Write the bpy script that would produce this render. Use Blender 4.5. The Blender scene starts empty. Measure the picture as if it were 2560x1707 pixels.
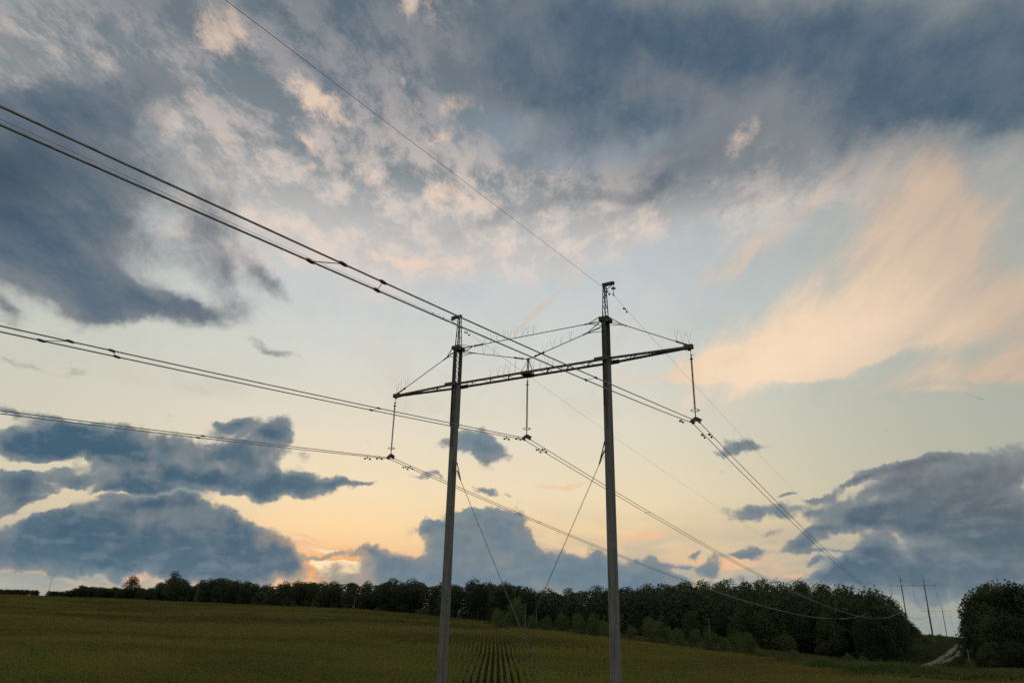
import bpy, bmesh, math, random
import numpy as np
from mathutils import Vector, Matrix

random.seed(7)
rng = np.random.default_rng(7)
scene = bpy.context.scene
COL = scene.collection
PI = math.pi
R = math.radians

# ------------------------------------------------------------------ camera
PW, PH, FPX = 2560.0, 1707.0, 1850.0
PITCH, ROLL = 0.373915261, 0.02074489
CAMZ = 9.6
CAM = np.array([0.0, 0.0, CAMZ])
_cp, _sp, _cr, _sr = math.cos(PITCH), math.sin(PITCH), math.cos(ROLL), math.sin(ROLL)
FW = np.array([0, _cp, _sp])
_u0 = np.array([0, -_sp, _cp])
_r0 = np.array([1.0, 0, 0])
RT = _r0 * _cr + _u0 * _sr
UP = _u0 * _cr - _r0 * _sr

cd = bpy.data.cameras.new('camera')
cd.sensor_width = 36.0
cd.lens = 36.0 * FPX / PW
cd.clip_start = 0.1
cd.clip_end = 20000
cam = bpy.data.objects.new('camera', cd)
COL.objects.link(cam)
m = Matrix.Identity(4)
for i in range(3):
    m[i][0] = RT[i]; m[i][1] = UP[i]; m[i][2] = -FW[i]; m[i][3] = CAM[i]
cam.matrix_world = m
scene.camera = cam


def ray(px, py):
    """unit view direction of a point of the photograph (used to measure azimuths and heights)"""
    d = FW * FPX + RT * (px - PW / 2) - UP * (py - PH / 2)
    return d / np.linalg.norm(d)


def pix(P):
    v = np.asarray(P) - CAM
    z = v @ FW
    return PW / 2 + FPX * (v @ RT) / z, PH / 2 - FPX * (v @ UP) / z


# ------------------------------------------------------------------ exposure
scene.view_settings.view_transform = 'Standard'
scene.view_settings.look = 'None'
scene.view_settings.exposure = 0.0
scene.view_settings.gamma = 1.0
scene.view_settings.use_curve_mapping = False
scene.cycles.max_bounces = 5
scene.cycles.diffuse_bounces = 2
scene.cycles.transparent_max_bounces = 12
scene.cycles.use_denoising = False
scene.cycles.use_adaptive_sampling = True
scene.cycles.adaptive_threshold = 0.012
scene.cycles.adaptive_min_samples = 32

# ------------------------------------------------------------------ sky
world = bpy.data.worlds.new('World')
scene.world = world
world.use_nodes = True
world.cycles.sampling_method = 'MANUAL'
world.cycles.sample_map_resolution = 256


def lin(c):
    return tuple(((x / 255.0 + 0.055) / 1.055) ** 2.4 if x / 255.0 > 0.04045 else x / 255.0 / 12.92 for x in c) + (1.0,)


class NG:
    """small expression builder for shader node trees"""

    def __init__(self, nt):
        self.nt = nt
        self.nt.nodes.clear()

    def n(self, t, **kw):
        nd = self.nt.nodes.new(t)
        for k, v in kw.items():
            setattr(nd, k, v)
        return nd

    def put(self, sock, v):
        if isinstance(v, bpy.types.NodeSocket):
            self.nt.links.new(v, sock)
        elif v is not None:
            sock.default_value = v

    def m(self, op, a, b=None, c=None, clamp=False):
        nd = self.n('ShaderNodeMath', operation=op, use_clamp=clamp)
        self.put(nd.inputs[0], a); self.put(nd.inputs[1], b); self.put(nd.inputs[2], c)
        return nd.outputs[0]

    def v(self, op, a, b=None, s=None):
        nd = self.n('ShaderNodeVectorMath', operation=op)
        self.put(nd.inputs[0], a); self.put(nd.inputs[1], b)
        if s is not None:
            self.put(nd.inputs['Scale'], s)
        return nd.outputs['Value'] if op in ('DOT_PRODUCT', 'LENGTH') else nd.outputs[0]

    def xyz(self, x, y, z=0.0):
        nd = self.n('ShaderNodeCombineXYZ')
        self.put(nd.inputs[0], x); self.put(nd.inputs[1], y); self.put(nd.inputs[2], z)
        return nd.outputs[0]

    def sep(self, v):
        nd = self.n('ShaderNodeSeparateXYZ')
        self.put(nd.inputs[0], v)
        return nd.outputs

    def noise(self, vec, scale, detail=4, rough=0.5, dist=0.0, dim='3D', lac=2.0, color=False):
        nd = self.n('ShaderNodeTexNoise', noise_dimensions=dim)
        self.put(nd.inputs['Vector'], vec)
        nd.inputs['Scale'].default_value = scale
        nd.inputs['Detail'].default_value = detail
        nd.inputs['Roughness'].default_value = rough
        nd.inputs['Lacunarity'].default_value = lac
        nd.inputs['Distortion'].default_value = dist
        return nd.outputs['Color' if color else 'Fac']

    def vor(self, vec, scale, smooth=0.5, detail=1.0):
        nd = self.n('ShaderNodeTexVoronoi', voronoi_dimensions='2D', feature='SMOOTH_F1')
        self.put(nd.inputs['Vector'], vec)
        nd.inputs['Scale'].default_value = scale
        nd.inputs['Smoothness'].default_value = smooth
        nd.inputs['Detail'].default_value = detail
        return nd.outputs['Distance']

    def smooth(self, x, a, b, lo=0.0, hi=1.0):
        nd = self.n('ShaderNodeMapRange', interpolation_type='SMOOTHSTEP')
        self.put(nd.inputs[0], x)
        nd.inputs[1].default_value = a; nd.inputs[2].default_value = b
        nd.inputs[3].default_value = lo; nd.inputs[4].default_value = hi
        return nd.outputs[0]

    def mix(self, f, a, b):
        nd = self.n('ShaderNodeMix', data_type='RGBA')
        self.put(nd.inputs[0], f); self.put(nd.inputs[6], a); self.put(nd.inputs[7], b)
        return nd.outputs[2]

    def ramp(self, x, stops, interp='EASE'):
        nd = self.n('ShaderNodeValToRGB')
        cr = nd.color_ramp
        cr.interpolation = interp
        while len(cr.elements) < len(stops):
            cr.elements.new(0.5)
        for e, (p, c) in zip(cr.elements, stops):
            e.position = p; e.color = c
        self.put(nd.inputs[0], x)
        return nd.outputs[0]


def merc(d):
    """azimuth and conformal height of a direction, in degrees"""
    return np.degrees([math.atan2(d[0], d[1]), math.atanh(min(max(d[2], -.999), .999))])


def build_sky():
    g = NG(world.node_tree)
    tc = g.n('ShaderNodeTexCoord').outputs['Generated']
    V = g.v('NORMALIZE', tc)
    s = g.sep(V)
    zc = g.m('MINIMUM', g.m('MAXIMUM', s[2], -0.6), 0.97)
    az = g.m('MULTIPLY', g.m('ARCTAN2', s[0], s[1]), 57.29578)
    hy = g.m('MULTIPLY', g.m('LOGARITHM', g.m('DIVIDE', g.m('ADD', 1.0, zc), g.m('SUBTRACT', 1.0, zc)), math.e), 0.5 * 57.29578)
    Q = g.xyz(az, hy, 0.0)
    # horizontal cloud-plane coordinates, so high cloud rows converge to the horizon as they do in nature
    den = g.m('ADD', g.m('MAXIMUM', s[2], 0.0), 0.10)
    CPn = g.xyz(g.m('DIVIDE', s[0], den), g.m('DIVIDE', s[1], den), 0.0)
    rot = g.n('ShaderNodeMapping', vector_type='POINT')
    rot.inputs['Rotation'].default_value = (0, 0, R(4))
    g.put(rot.inputs[0], CPn)
    CP = rot.outputs[0]
    CPs = g.v('MULTIPLY', CP, (1.0, 0.42, 1.0))

    def blob(vec, b):
        px, py, rx, ry, ro, w = b
        d0 = merc(ray(px, py))
        e = 2.0
        jx = (merc(ray(px + e, py)) - d0) / e
        jy = (merc(ray(px, py - e)) - d0) / e
        cr_, sr_ = math.cos(R(ro)), math.sin(R(ro))
        J = np.array([(jx * cr_ + jy * sr_) * rx, (jy * cr_ - jx * sr_) * ry]).T
        Mi = np.linalg.inv(J)
        q = g.v('SUBTRACT', vec, (d0[0], d0[1], 0))
        u = g.v('DOT_PRODUCT', q, (Mi[0, 0], Mi[0, 1], 0))
        w2 = g.v('DOT_PRODUCT', q, (Mi[1, 0], Mi[1, 1], 0))
        r2 = g.m('MULTIPLY_ADD', w2, w2, g.m('MULTIPLY', u, u))
        return g.m('POWER', 0.36788, r2)

    def field(vec, blobs):
        acc = 0.0
        for b in blobs:
            acc = g.m('MULTIPLY_ADD', blob(vec, b), b[5], acc)
        return acc

    def warp(vec, scale, amp, detail=4, rough=0.55, seed=0.0):
        n = g.noise(g.v('ADD', vec, (seed, seed * .7, seed * .3)), scale, detail, rough, color=True)
        o = g.v('SCALE', g.v('SUBTRACT', n, (0.5, 0.5, 0.5)), s=amp)
        return g.v('MULTIPLY', g.v('ADD', vec, o), (1, 1, 0))

    # --- clear sky: physical sky plus a twilight gradient with height, cooler away from the sun
    nis = g.n('ShaderNodeTexSky', sky_type='NISHITA')
    nis.sun_disc = False
    nis.sun_elevation = R(SUN_EL)
    nis.sun_rotation = R(SUN_AZ)
    nis.air_density = 1.2; nis.dust_density = 2.0

    def hyp(y):
        return merc(ray(1400, y))[1] / 60.0
    stops = [(max(0, hyp(1575)), (142, 152, 152)), (hyp(1500), (176, 168, 150)), (hyp(1430), (220, 192, 156)), (hyp(1330), (236, 208, 164)),
             (hyp(1240), (232, 215, 182)), (hyp(1100), (222, 214, 194)), (hyp(940), (211, 212, 202)),
             (hyp(780), (200, 206, 206)), (hyp(620), (186, 195, 201)), (hyp(400), (140, 154, 168)), (min(1, hyp(0)), (92, 114, 136))]
    base = g.ramp(g.m('DIVIDE', hy, 60.0), [(p, lin(c)) for p, c in stops], 'LINEAR')
    right = g.smooth(az, 6, 38)
    base = g.mix(g.m('MULTIPLY', right, 0.80), base, lin((158, 166, 154)))
    left = g.smooth(az, -12, -40)
    base = g.mix(g.m('MULTIPLY', left, 0.50), base, lin((182, 188, 176)))
    base = g.v('ADD', base, g.v('SCALE', nis.outputs[0], s=0.004))

    # --- unseen sky behind and overhead: broken grey evening cloud, brightened to light the foreground
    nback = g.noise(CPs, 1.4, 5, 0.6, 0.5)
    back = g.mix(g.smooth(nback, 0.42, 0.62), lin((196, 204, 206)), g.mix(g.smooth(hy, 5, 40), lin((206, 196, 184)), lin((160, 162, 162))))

    # --- high veil and altocumulus, light and mottled
    ph = g.m('DIVIDE', hy, 60.0)
    Wb = warp(Q, 0.10, 6, 5, 0.62, 3.0)
    B = field(Wb, [(700, 330, 380, 260, -40, .9), (1020, 470, 380, 150, -15, .9), (1250, 560, 330, 80, 5, .8),
                   (420, 130, 420, 140, 0, .9), (1050, 120, 450, 170, 0, .9), (900, 600, 260, 50, -5, .7),
                   (1600, 480, 330, 80, 22, .8), (1950, 400, 420, 110, 22, .8), (2300, 430, 300, 90, 15, .6), (600, 500, 150, 150, 0, .6), (120, 130, 300, 110, 0, .8), (1800, 130, 900, 200, 0, .9), (2480, 560, 170, 110, 0, .5)])
    CPb = g.v('MULTIPLY', CP, (1.0, 0.62, 1.0))
    nb = g.noise(CPb, 3.4, 7, 0.66, 0.15)
    nb2 = g.noise(g.v('ADD', CPb, (5, 2, 0)), 10.5, 6, 0.72, 0.15)
    nb3 = g.noise(g.v('ADD', CPb, (0.035, -0.045, 0)), 3.4, 6, 0.62, 0.15)
    mB = g.smooth(g.m('ADD', B, g.m('MULTIPLY', g.m('SUBTRACT', nb, 0.5), 1.3)), 0.02, 0.85)
    relief = g.m('MULTIPLY', g.m('SUBTRACT', nb, nb3), 2.2)
    lit = g.smooth(g.m('ADD', relief, g.m('ADD', g.m('MULTIPLY', nb, 0.45), g.m('MULTIPLY', nb2, 0.55))), 0.34, 0.73)
    cBlit = g.ramp(ph, [(hyp(700), lin((226, 210, 200))), (hyp(560), lin((222, 209, 198))), (hyp(420), lin((196, 186, 180))), (hyp(250), lin((158, 156, 158))), (hyp(120), lin((134, 138, 143))), (hyp(0), lin((118, 126, 134)))], 'LINEAR')
    cBsh = g.ramp(ph, [(hyp(720), lin((208, 204, 200))), (hyp(580), lin((188, 186, 184))), (hyp(450), lin((128, 138, 144))), (hyp(200), lin((100, 114, 126))), (hyp(0), lin((84, 102, 118)))], 'LINEAR')
    cB = g.mix(lit, cBsh, cBlit)
    cB = g.mix(g.m('MULTIPLY', g.smooth(az, -2, 16), g.smooth(hy, hyp(610) * 60, hyp(400) * 60, 0.0, 0.80)), cB, lin((118, 125, 132)))
    cB = g.mix(g.smooth(az, 20, 34, 0.0, 0.6), cB, lin((134, 142, 146)))
    col = g.mix(g.m('MULTIPLY', mB, 0.95), base, cB)
    hl = field(Wb, [(545, 90, 60, 85, 35, 0.9), (790, 240, 95, 34, -38, 1.2), (790, 340, 36, 20, -40, .9), (800, 405, 20, 34, 0, .8), (640, 380, 60, 40, -40, .5),
                    (1150, 270, 60, 32, 0, .8), (985, 200, 24, 22, 0, .8), (1030, 275, 34, 20, -30, .7), (1090, 350, 30, 34, -40, .7), (1110, 480, 40, 60, 50, .7), (1210, 520, 60, 50, 0, .6),
                    (1840, 330, 28, 75, -38, .9), (920, 430, 60, 20, 10, .6), (1020, 20, 40, 40, 0, .5), (700, 560, 90, 40, -10, .6), (1010, 625, 190, 18, -6, .9)])
    mh = g.m('MULTIPLY', g.smooth(g.m('ADD', hl, g.m('MULTIPLY', g.m('SUBTRACT', nb2, 0.5), 2.6)), 0.25, 1.2), 0.85)
    col = g.mix(mh, col, lin((240, 212, 190)))

    # --- peach cirrus fan on the right
    Wa = warp(Q, 0.09, 4, 5, 0.6, 11.0)
    A = field(Wa, [(2380, 720, 240, 110, 12, .45), (1850, 936, 230, 13, 0, 1.0), (2090, 915, 170, 14, 14, .9), (2400, 985, 170, 10, -2, .6), (1900, 900, 290, 34, 5, 1.2), (2060, 850, 330, 70, 22, 1.1), (2150, 720, 330, 95, 33, 1.0), (2290, 570, 120, 130, 45, 1.0),
                   (2450, 780, 240, 55, 14, .9), (2430, 935, 260, 36, 8, .8), (2560, 870, 160, 80, 0, .7), (2330, 450, 80, 80, 55, .7), (1350, 775, 110, 9, 38, .8), (1500, 640, 300, 30, 25, .35), (1980, 560, 300, 40, 32, .35), (1850, 640, 260, 26, 36, .35)])
    na = g.noise(g.v('MULTIPLY', CP, (1.0, 0.20, 1.0)), 8.0, 7, 0.64, 0.15)
    nA2 = g.noise(CPb, 2.6, 5, 0.6, 0.2)
    mA = g.smooth(g.m('ADD', A, g.m('MULTIPLY', g.m('SUBTRACT', g.m('ADD', g.m('MULTIPLY', na, .62), g.m('MULTIPLY', nA2, .38)), 0.5), 2.8)), 0.05, 1.15)
    glow = blob(Q, (1930, 900, 420, 150, 15, 1))
    cA = g.mix(g.smooth(g.m('ADD', g.m('MULTIPLY', na, .6), g.m('MULTIPLY', nA2, .4)), 0.38, 0.62), lin((196, 180, 168)), lin((232, 204, 178)))
    cA = g.mix(g.smooth(az, 24, 38, 0.0, 0.65), cA, lin((186, 166, 148)))
    cA = g.mix(g.m('MULTIPLY', glow, .9), cA, lin((255, 226, 192)))
    col = g.mix(g.m('MULTIPLY', mA, 0.93), col, cA)

    # --- dark stratus masses
    Wc = warp(Q, 0.10, 7, 5, 0.64, 21.0)
    Cl = field(Wc, [(180, 250, 270, 80, 8, .8), (80, 470, 230, 170, 0, 1.3), (330, 430, 150, 110, 0, .45), (0, 650, 220, 90, -10, .8),
                    (250, 600, 200, 90, 0, .65), (405, 765, 190, 44, -10, 1.2), (260, 730, 110, 60, 0, .7), (520, 590, 70, 110, -30, .55),
                    (640, 710, 28, 80, 28, .6), (560, 690, 40, 70, 20, .45), (20, 790, 60, 30, -30, .6), (680, 890, 80, 14, -22, .55), (60, 918, 90, 12, 3, .5), (190, 915, 70, 14, 15, .45)])
    Cr = field(Wc, [(330, 10, 330, 60, 0, .45), (1720, 90, 400, 130, -6, 1.1), (1440, 260, 300, 90, -12, .75), (1330, 80, 220, 110, 0, .5),
                    (2080, 90, 340, 100, 20, .5), (2360, 230, 330, 110, 8, .95), (2100, 310, 280, 70, 18, .5), (2560, 290, 200, 120, 0, .65), (2540, 30, 160, 90, 0, .4), (1900, 120, 800, 190, 0, .45), (2480, 180, 300, 170, 0, .4), (1200, 230, 330, 130, 0, .4), (330, 60, 400, 90, 0, .25),
                    (1500, 355, 250, 50, 12, .6), (1500, 480, 190, 26, 12, .7), (1660, 430, 150, 30, 25, .55), (1230, 560, 90, 22, 25, .5)])
    nc = g.noise(CPs, 3.4, 6, 0.64, 0.15)
    ncq = g.noise(Q, 0.20, 6, 0.64, 0.5)
    ncm = g.m('SUBTRACT', g.m('ADD', g.m('MULTIPLY', nc, 0.5), g.m('MULTIPLY', ncq, 0.5)), 0.5)
    Dl = g.m('ADD', Cl, g.m('MULTIPLY', ncm, 2.1))
    Dr = g.m('ADD', g.m('MULTIPLY', Cr, 1.15), g.m('MULTIPLY', ncm, 1.7))
    tone = g.noise(g.v('ADD', CPs, (0.05, -0.04, 0)), 3.4, 6, 0.64, 0.15)
    Cd = g.m('MAXIMUM', Dl, Dr)
    deep = g.smooth(g.m('ADD', Cd, g.m('MULTIPLY', g.m('SUBTRACT', tone, nc), -3.0)), 0.15, 1.75)
    mC = g.m('MAXIMUM', g.smooth(Dl, 0.10, 0.85), g.smooth(Dr, -0.2, 1.7))
    cC = g.mix(deep, lin((132, 136, 140)), lin((68, 92, 113)))
    cC = g.mix(g.smooth(g.m('ADD', g.m('MULTIPLY', nb, .6), g.m('MULTIPLY', nb2, .4)), 0.36, 0.66, 0.0, 0.55), cC, lin((116, 126, 136)))
    cC = g.mix(g.m('MULTIPLY', blob(Q, (0, 430, 230, 130, 0, 1)), 0.8), cC, lin((42, 68, 90)))
    col = g.mix(g.m('MULTIPLY', mC, 0.97), col, cC)
    high = col

    # --- glow of the hidden sun and lit strips near the horizon
    sg = blob(Q, (830, 1425, 420, 110, 0, 1))
    low = g.mix(g.m('MULTIPLY', sg, 0.40), base, lin((248, 206, 156)))
    low = g.mix(g.m('MULTIPLY', blob(Q, (845, 1418, 190, 48, 0, 1)), 0.8), low, lin((246, 166, 104)))
    veil = g.m('MULTIPLY', g.smooth(hy, 10.5, 2.0), g.smooth(g.m('ABSOLUTE', g.m('ADD', az, 12.0)), 3, 12))
    hz = g.noise(g.v('MULTIPLY', Q, (0.35, 1.5, 1)), 0.45, 5, 0.55, 0.4)
    low = g.mix(g.m('MULTIPLY', veil, g.smooth(hz, 0.36, 0.62, 0.15, 0.72)), low, lin((146, 158, 160)))
    We = warp(Q, 0.30, 2.2, 5, 0.6, 31.0)
    E = field(We, [(840, 1412, 75, 20, -6, 1.6), (785, 1364, 85, 8, -7, 1.7), (760, 1340, 60, 5, -8, .8), (930, 1434, 70, 8, -4, .9), (850, 1440, 120, 16, 0, .8), (700, 1412, 26, 26, 0, .9), (1390, 1466, 70, 12, 0, .8), (60, 1424, 110, 9, -4, 1.0), (340, 1446, 80, 12, 0, 1.0), (150, 1470, 120, 8, 0, .6), (1100, 1448, 60, 8, 0, .4),
                   (1560, 1345, 120, 9, 8, .6), (1660, 1338, 60, 8, 4, .6), (1740, 1317, 24, 5, 0, .6), (1420, 1208, 75, 9, 0, .7), (2230, 1340, 60, 14, 12, .8), (1900, 1410, 110, 16, -3, .7), (1770, 1405, 120, 14, 0, .5), (2020, 1440, 120, 12, 0, .6)])
    ne = g.noise(g.v('MULTIPLY', Q, (0.5, 1.6, 1)), 0.7, 5, 0.6, 0.4)
    mE = g.smooth(g.m('ADD', E, g.m('MULTIPLY', g.m('SUBTRACT', ne, 0.5), 1.8)), 0.25, 1.05)
    hot = g.smooth(blob(Q, (840, 1412, 160, 60, 0, 1)), 0.2, 0.9)
    cE = g.mix(g.m('MULTIPLY', hot, g.smooth(mE, .65, 1.0)), g.mix(hot, lin((240, 190, 150)), lin((246, 164, 104))), lin((255, 234, 190)))
    low = g.mix(g.m('MULTIPLY', mE, 0.9), low, cE)

    # --- low cumulus banks, crisp heads and flat bases
    Wd = warp(Q, 0.32, 2.6, 5, 0.6, 41.0)
    D = field(Wd, [
        (90, 1110, 190, 44, 0, 1.35), (420, 1120, 260, 50, 0, .5), (60, 1290, 90, 24, 0, .4), (330, 1120, 230, 38, -3, 1.1), (470, 1203, 350, 38, -1, 1.3), (270, 1215, 110, 22, 0, .6), (400, 1268, 200, 16, 0, .4), (75, 1168, 130, 11, 8, -1.1), (120, 1262, 150, 15, 22, -1.4), (250, 1236, 120, 5, 0, -.6), (640, 1272, 110, 20, -16, -1.0), (560, 1100, 60, 8, 0, -.35), (620, 1135, 130, 40, 0, .9),
        (690, 1213, 150, 28, -3, 1.1), (840, 1210, 50, 9, -4, .9), (925, 1215, 34, 10, 15, .6), (190, 1080, 60, 26, 0, .7), (310, 1070, 50, 18, 0, .5),
        (608, 1052, 46, 22, 8, 1.3), (664, 1078, 40, 18, -10, .9), (708, 1062, 32, 38, -20, 1.2), (560, 1058, 30, 9, 0, .5), (40, 1225, 75, 60, -25, 1.2), (30, 1020, 70, 14, -14, .7),
        (300, 1350, 330, 74, 0, 1.7), (110, 1350, 110, 50, 0, .8), (180, 1285, 60, 26, 0, .6), (450, 1275, 160, 36, -8, .8), (610, 1350, 90, 60, -35, 1.0), (705, 1405, 48, 46, 0, 1.0), (420, 1410, 250, 24, 0, 1.0), (590, 1430, 140, 60, 0, 1.2),
        (1185, 1345, 120, 66, 0, 1.5), (1205, 1280, 70, 24, 0, .8), (1290, 1312, 36, 24, 0, .8), (1310, 1370, 60, 36, 0, .6), (810, 1388, 46, 9, 0, .75), (890, 1380, 60, 12, 0, .8), (960, 1392, 60, 20, 0, 1.0), (1020, 1412, 110, 30, 0, 1.1),
        (1150, 1455, 330, 44, 0, 1.5), (1400, 1400, 60, 24, 0, .8), (1500, 1430, 110, 50, 0, 1.3), (1390, 1425, 90, 28, 0, .7), (1640, 1425, 45, 26, 0, .9), (1610, 1465, 150, 24, 0, 1.0), (1700, 1415, 30, 10, 0, .6), (1085, 1310, 50, 11, 0, .8),
        (1120, 1105, 36, 26, 20, .8), (1205, 1115, 60, 32, -25, 1.5), (1216, 1220, 36, 14, 0, 1.1), (1258, 1230, 18, 7, 0, .6), (1070, 1192, 80, 10, -14, .6),
        (1838, 1118, 60, 19, -4, 1.0), (1885, 1110, 28, 16, 0, .6), (1780, 1130, 40, 8, 0, .45), (1920, 1282, 100, 22, 2, 1.0), (1960, 1240, 26, 6, 0, .7), (2030, 1245, 34, 6, 10, .6), (1930, 1335, 44, 14, 25, .9), (2020, 1348, 90, 24, 22, 1.2), (2070, 1320, 50, 16, 0, .7), (2070, 1380, 70, 10, 0, .7),
        (1770, 1408, 36, 22, 0, 1.2), (1860, 1390, 60, 13, 5, .9), (2040, 1408, 22, 11, 0, 1.0), (2115, 1420, 30, 26, 20, 1.0), (2070, 1452, 90, 14, 0, .8), (1730, 1378, 18, 10, 30, .6), (1850, 1450, 150, 10, 0, .5),
        (2290, 1160, 130, 18, 8, 1.2), (2330, 1200, 160, 30, 0, .7), (2200, 1235, 90, 14, 10, .5), (2140, 1205, 70, 12, 25, .9), (2150, 1285, 100, 32, -8, 1.1), (2400, 1240, 210, 60, 0, 1.2), (2480, 1340, 260, 100, 0, 1.5), (2270, 1300, 170, 28, 0, 1.1), (2540, 1170, 60, 40, 20, 1.0), (2430, 1170, 70, 22, 0, .7),
        (2330, 1450, 270, 55, 0, 1.4), (2190, 1390, 50, 38, 0, 1.0), (2130, 1445, 60, 24, 0, .8), (2450, 990, 34, 5, -8, .7)])
    Qf = g.v('MULTIPLY', Q, (0.72, 1.35, 1))
    nd = g.noise(Qf, 0.36, 7, 0.64, 0.1)
    nd2 = g.noise(g.v('ADD', Qf, (-0.3, 0.6, 0)), 0.36, 7, 0.64, 0.1)
    vo = g.vor(Wd, 0.42, 0.35, 2.0)
    nq = g.m('SUBTRACT', nd, g.m('MULTIPLY', g.m('SUBTRACT', vo, 0.45), 0.52))
    Dd = g.m('ADD', g.m('MULTIPLY', D, 1.12), g.m('MULTIPLY', g.m('SUBTRACT', nq, 0.5), 1.5))
    mD = g.smooth(Dd, 0.22, 0.74)
    dd = g.smooth(Dd, 0.38, 1.7)
    edge = g.mix(g.smooth(blob(Q, (830, 1400, 260, 110, 0, 1)), .2, .9, 0.0, 0.7), lin((132, 139, 142)), lin((214, 178, 140)))
    core = g.mix(g.smooth(g.m('ABSOLUTE', g.m('SUBTRACT', az, 3.0)), 6, 26), lin((100, 123, 138)), lin((56, 91, 114)))
    core = g.mix(g.m('MULTIPLY', g.smooth(az, 20, 34), 0.6), core, lin((100, 108, 115)))
    core = g.mix(g.m('MULTIPLY', g.smooth(az, 16, 26), g.smooth(hy, 5, 13, 0.0, 0.75)), core, lin((112, 113, 118)))
    cD = g.mix(dd, edge, core)
    cD = g.mix(g.m('MULTIPLY', g.smooth(g.noise(Wd, 0.20, 5, 0.6, 0.8), 0.46, 0.66), 0.22), cD, lin((118, 134, 144)))
    cD = g.mix(g.smooth(g.m('SUBTRACT', nd, nd2), -0.02, 0.16, 0.0, 0.30), cD, lin((142, 154, 158)))
    cD = g.mix(g.smooth(g.m('SUBTRACT', nd2, nd), 0.0, 0.16, 0.0, 0.24), cD, lin((58, 84, 106)))
    cD = g.mix(g.m('MULTIPLY', blob(Wd, (480, 1243, 280, 5, 0, 1)), 0.6), cD, lin((150, 164, 164)))
    ground = lin((60, 60, 44))
    cD = g.mix(g.m('MULTIPLY', g.smooth(hy, 7.5, 0.5), 0.30), cD, lin((128, 150, 164)))
    low = g.mix(g.m('MULTIPLY', mD, 0.97), low, cD)

    def bgs(c):
        b = g.n('ShaderNodeBackground')
        g.put(b.inputs[0], c)
        b.inputs[1].default_value = 1.0
        return b.outputs[0]

    def mixs(f, a, b):
        nd_ = g.n('ShaderNodeMixShader')
        g.put(nd_.inputs[0], f); g.nt.links.new(a, nd_.inputs[1]); g.nt.links.new(b, nd_.inputs[2])
        return nd_.outputs[0]
    hs = merc(ray(300, 957))[1]
    front = mixs(g.smooth(hy, hs - .5, hs + .5), bgs(low), bgs(high))
    front = mixs(g.smooth(hy, 62, 74), front, bgs(back))  # the brightened unseen sky takes over towards the zenith
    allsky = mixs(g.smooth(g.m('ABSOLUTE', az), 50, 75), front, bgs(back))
    fin = mixs(g.smooth(hy, -0.5, -2.0), allsky, bgs(ground))
    out = g.n('ShaderNodeOutputWorld')
    g.nt.links.new(fin, out.inputs[0])


_sd = ray(830, 1425)
SUN_AZ = math.degrees(math.atan2(_sd[0], _sd[1]))
SUN_EL = math.degrees(math.asin(_sd[2]))
build_sky()

# ------------------------------------------------------------------ sun, low and veiled by the cloud bank
sl = bpy.data.lights.new('sun', 'SUN')
sl.energy = 0.25
sl.angle = R(12)
sl.color = (1.0, 0.72, 0.45)
so = bpy.data.objects.new('sun', sl)
COL.objects.link(so)
so.rotation_euler = Vector((-_sd[0], -_sd[1], -_sd[2])).to_track_quat('-Z', 'Y').to_euler()
# ================================================================== helpers
def link(o):
    COL.objects.link(o)
    return o


def tag(o, label=None, cat=None, group=None, kind=None):
    if label: o['label'] = label
    if cat: o['category'] = cat
    if group: o['group'] = group
    if kind: o['kind'] = kind
    return o


def empty(name, loc=(0, 0, 0), rz=0.0):
    o = bpy.data.objects.new(name, None)
    o.empty_display_size = 0.5
    o.location = loc
    o.rotation_euler = (0, 0, rz)
    return link(o)


def copy_tree(o, parent=None):
    c = o.copy()
    link(c)
    c.parent = parent
    for ch in list(o.children):
        copy_tree(ch, c)
    return c


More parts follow.
